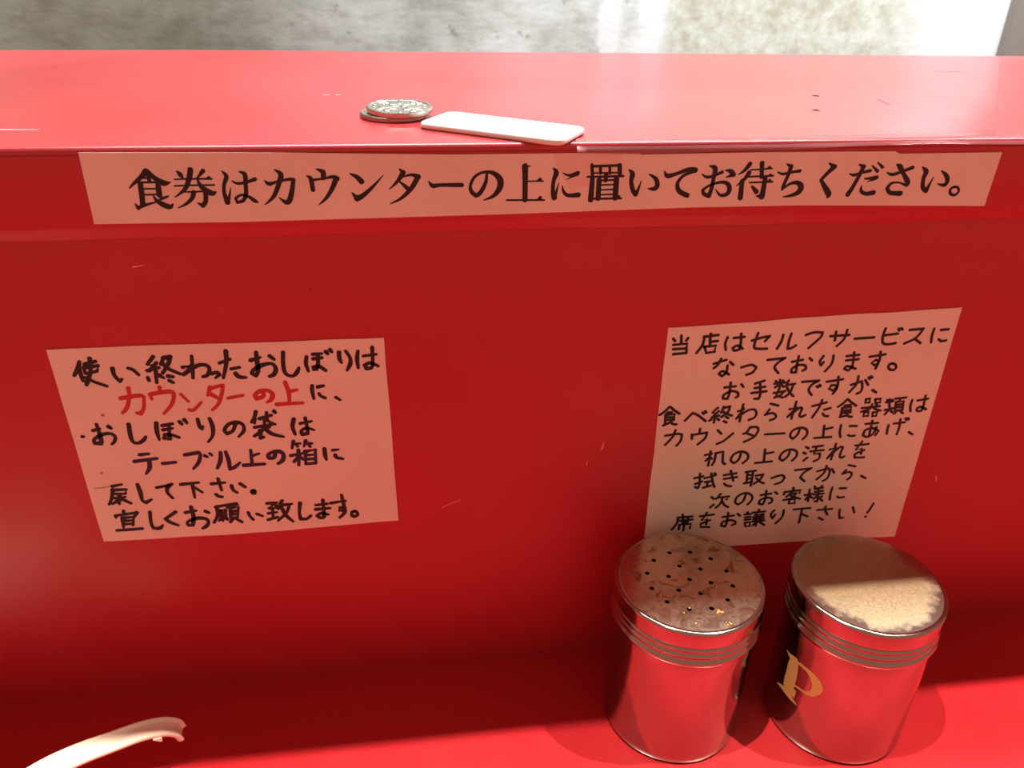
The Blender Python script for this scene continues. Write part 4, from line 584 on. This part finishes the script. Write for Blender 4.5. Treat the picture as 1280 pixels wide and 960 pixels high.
# ------------------------------------------------------------------ coins
def coin(name, loc, rot, label, m_face, m_rim):
    root = empty(name, loc); root.rotation_euler = rot
    tag(root, label, 'coin', 'coins on the ledge')
    R = 0.0121; h = 0.0018
    bm = bmesh.new(); seg = 140
    prof = [(R - 0.0003, 0.0), (R, 0.0003), (R, h - 0.0003), (R - 0.0003, h), (R - 0.0011, h), (R - 0.0013, h - 0.00022)]
    add_lathe(bm, prof, seg, 0, 0, True, True, lambda j, i: (0.00006 if i % 2 else -0.00004) if j in (1, 2) else 0)
    link('rim', bm, m_rim, root, True, 30)
    bm = bmesh.new()
    zz = h - 0.00024
    def petal_flower(cx, cy, r, a0):
        for k in range(5):
            a = a0 + 2 * math.pi * k / 5
            px, py = cx + r * .55 * math.cos(a), cy + r * .55 * math.sin(a)
            bmesh.ops.create_icosphere(bm, subdivisions=2, radius=1, matrix=Matrix.Translation((px, py, zz)) @ Matrix.Rotation(a, 4, 'Z') @ Matrix.Diagonal((r * .5, r * .36, 0.00032, 1)))
        bmesh.ops.create_icosphere(bm, subdivisions=1, radius=1, matrix=Matrix.Translation((cx, cy, zz)) @ Matrix.Diagonal((r * .2, r * .2, 0.0004, 1)))
    petal_flower(0.0, 0.0028, 0.0044, 0.3); petal_flower(-0.0050, -0.0030, 0.0040, 1.0); petal_flower(0.0048, -0.0036, 0.0040, 2.2); petal_flower(-0.0058, 0.0055, 0.0022, 0.8); petal_flower(0.0062, 0.0050, 0.0024, 0.1)
    for k in range(14):
        a = 2 * math.pi * k / 14 + .2
        bmesh.ops.create_icosphere(bm, subdivisions=1, radius=1, matrix=Matrix.Translation((0.0094 * math.cos(a), 0.0094 * math.sin(a), zz)) @ Matrix.Rotation(a + .7, 4, 'Z') @ Matrix.Diagonal((0.0011, 0.00035, 0.00028, 1)))
    tag(link('relief', bm, m_face, root, True), 'raised flower pattern')
    return root
coin('coin', (0.0015, 0.0415, TZ), (0, 0, 0.4), 'lower coin, mostly hidden beneath the other silver coin', M['coin_dark'], M['coin_dark'])
coin('coin', (0.0040, 0.0412, TZ + 0.00205), (math.radians(2.4), math.radians(0.6), 0.0), 'upper silver coin with shining flower relief, lying on another coin', M['coin'], M['coin'])

# ------------------------------------------------------------------ white plate
bm = bmesh.new()
L, Wd, Rr, Th = 0.0275, 0.0122, 0.0042, 0.0021
def rr_pts(inset, z):
    out = []
    for sx_, sy_, a0 in ((1, 1, 0), (-1, 1, 90), (-1, -1, 180), (1, -1, 270)):
        for k in range(9):
            a = math.radians(a0 + 90 * k / 8)
            out.append((sx_ * (L - Rr) + (Rr - inset) * math.cos(a), sy_ * (Wd - Rr) + (Rr - inset) * math.sin(a), z))
    return out
lv = [(0.0006, 0.0), (0.0, 0.0006), (0.0, Th - 0.0007), (0.0003, Th - 0.0002), (0.0008, Th)]
rings = [[bm.verts.new(p) for p in rr_pts(i, z)] for i, z in lv]
for a, c in zip(rings, rings[1:]):
    for i in range(len(a)): bm.faces.new((a[i], a[(i + 1) % len(a)], c[(i + 1) % len(a)], c[i]))
bm.faces.new(rings[0][::-1]); bm.faces.new(rings[-1])
pl = link('plastic_ticket', bm, M['plate'], None, True, 40)
pl.location = (0.0390, 0.0158, TZ + 0.0001); pl.rotation_euler = (0, 0, math.radians(-32.5))
tag(pl, 'blank white rounded plastic meal ticket lying on the ledge beside the coins', 'ticket')

# ------------------------------------------------------------------ white spoon, handle up
sp = empty('soup_spoon', (-0.205, -0.075, 0.0))
tag(sp, 'white plastic soup spoon with hooked handle tip at the lower left', 'spoon')
path = [(-0.1860, -0.0740, 0.0080, 1.3), (-0.1740, -0.0705, 0.0095, 1.25), (-0.1620, -0.0650, 0.0140, 1.2), (-0.1500, -0.0590, 0.0180, 1.16), (-0.1394, -0.0535, 0.0203, 1.12), (-0.1287, -0.0490, 0.0214, 1.06), (-0.1188, -0.0455, 0.0217, 1.0),
        (-0.1088, -0.0425, 0.0224, 0.95), (-0.1017, -0.0410, 0.0221, 0.92), (-0.0979, -0.0402, 0.0207, 0.90), (-0.0953, -0.0397, 0.0185, 0.88), (-0.0943, -0.0395, 0.0155, 0.84)]
pts = [Vector(p[:3]) for p in path]; ws = [p[3] for p in path]
def cm(v):
    q = [v[0]] + v + [v[-1]]; out = []
    for i in range(1, len(q) - 2):
        a, b_, c, d = q[i - 1:i + 3]
        for k in range(5):
            t = k / 5; out.append(0.5 * ((2 * b_) + (c - a) * t + (2 * a - 5 * b_ + 4 * c - d) * t * t + (3 * b_ - a - 3 * c + d) * t ** 3))
    return out + [v[-1]]
P, Wt = cm(pts), cm(ws)
bm = bmesh.new(); rings = []
sec = [(-4.4, 0.0), (-4.0, 0.5), (-3.0, 0.35), (-1.0, -0.25), (1.2, -0.35), (2.8, -0.1), (3.3, 0.9), (3.9, 1.3), (4.5, 1.0), (4.6, -0.4), (4.0, -1.7), (2.0, -2.5), (-1.0, -2.6), (-3.2, -2.3), (-4.3, -1.2)]
for i, p in enumerate(P):
    T = (P[min(i + 1, len(P) - 1)] - P[max(i - 1, 0)]).normalized()
    Sd = Vector((0, 0, 1)).cross(T)
    if Sd.length < 1e-4: Sd = Vector((0, 1, 0))
    Sd.normalize()
    if Sd.y < 0: Sd = -Sd
    Up = T.cross(Sd)
    if Up.z < 0 and i < len(P) - 8: Up = -Up
    if i >= len(P) - 8 and Up.dot(prevUp) < 0: Up = -Up
    prevUp = Up
    rings.append([bm.verts.new(p + Sd * (a * .001 * Wt[i]) + Up * (c * .001)) for a, c in sec])
for a, c in zip(rings, rings[1:]):
    for i in range(len(sec)): bm.faces.new((a[i], a[(i + 1) % len(sec)], c[(i + 1) % len(sec)], c[i]))
bm.faces.new(rings[0][::-1]); bm.faces.new(rings[-1])
# small catch under the tip
def wedge(c, T, s):
    T = Vector(T).normalized(); S = Vector((-T.y, T.x, 0)); U = Vector((0, 0, 1))
    a = [Vector(c) + T * (u * .001) + U * (w * .001) for u, w in ((-2.2, 0.3), (1.0, 0.3), (0.9, -1.6), (0.2, -1.6))]
    add_prism(bm, [q - S * .0036 for q in a], S, 0.0072)
wedge((-0.1022, -0.0420, 0.0205), (0.97, 0.25, 0), 1)
bmesh.ops.recalc_face_normals(bm, faces=bm.faces)
o = link('handle', bm, M['plastic'], None, True, 55); child(o, sp)
# bowl of the spoon (outside the picture)
bm = bmesh.new(); rings = []
def bowl(r, z, off): return [bm.verts.new((-0.207 + 0.027 * r * math.cos(2 * math.pi * i / 40) * 1.15, -0.0800 + 0.022 * r * math.sin(2 * math.pi * i / 40), z + off)) for i in range(40)]
for r, z in ((0.45, 0.0), (0.7, 0.0016), (0.88, 0.006), (0.98, 0.012), (1.0, 0.0155)): rings.append(bowl(r, z, 0))
for r, z in ((0.95, 0.0158), (0.92, 0.012), (0.82, 0.007), (0.64, 0.0032), (0.4, 0.0018)): rings.append(bowl(r, z, 0))
for a, c in zip(rings, rings[1:]):
    for i in range(40): bm.faces.new((a[i], a[(i + 1) % 40], c[(i + 1) % 40], c[i]))
bm.faces.new(rings[0][::-1]); bm.faces.new(rings[-1])
bmesh.ops.recalc_face_normals(bm, faces=bm.faces)
child(link('bowl', bm, M['plastic'], None, True, 55), sp)
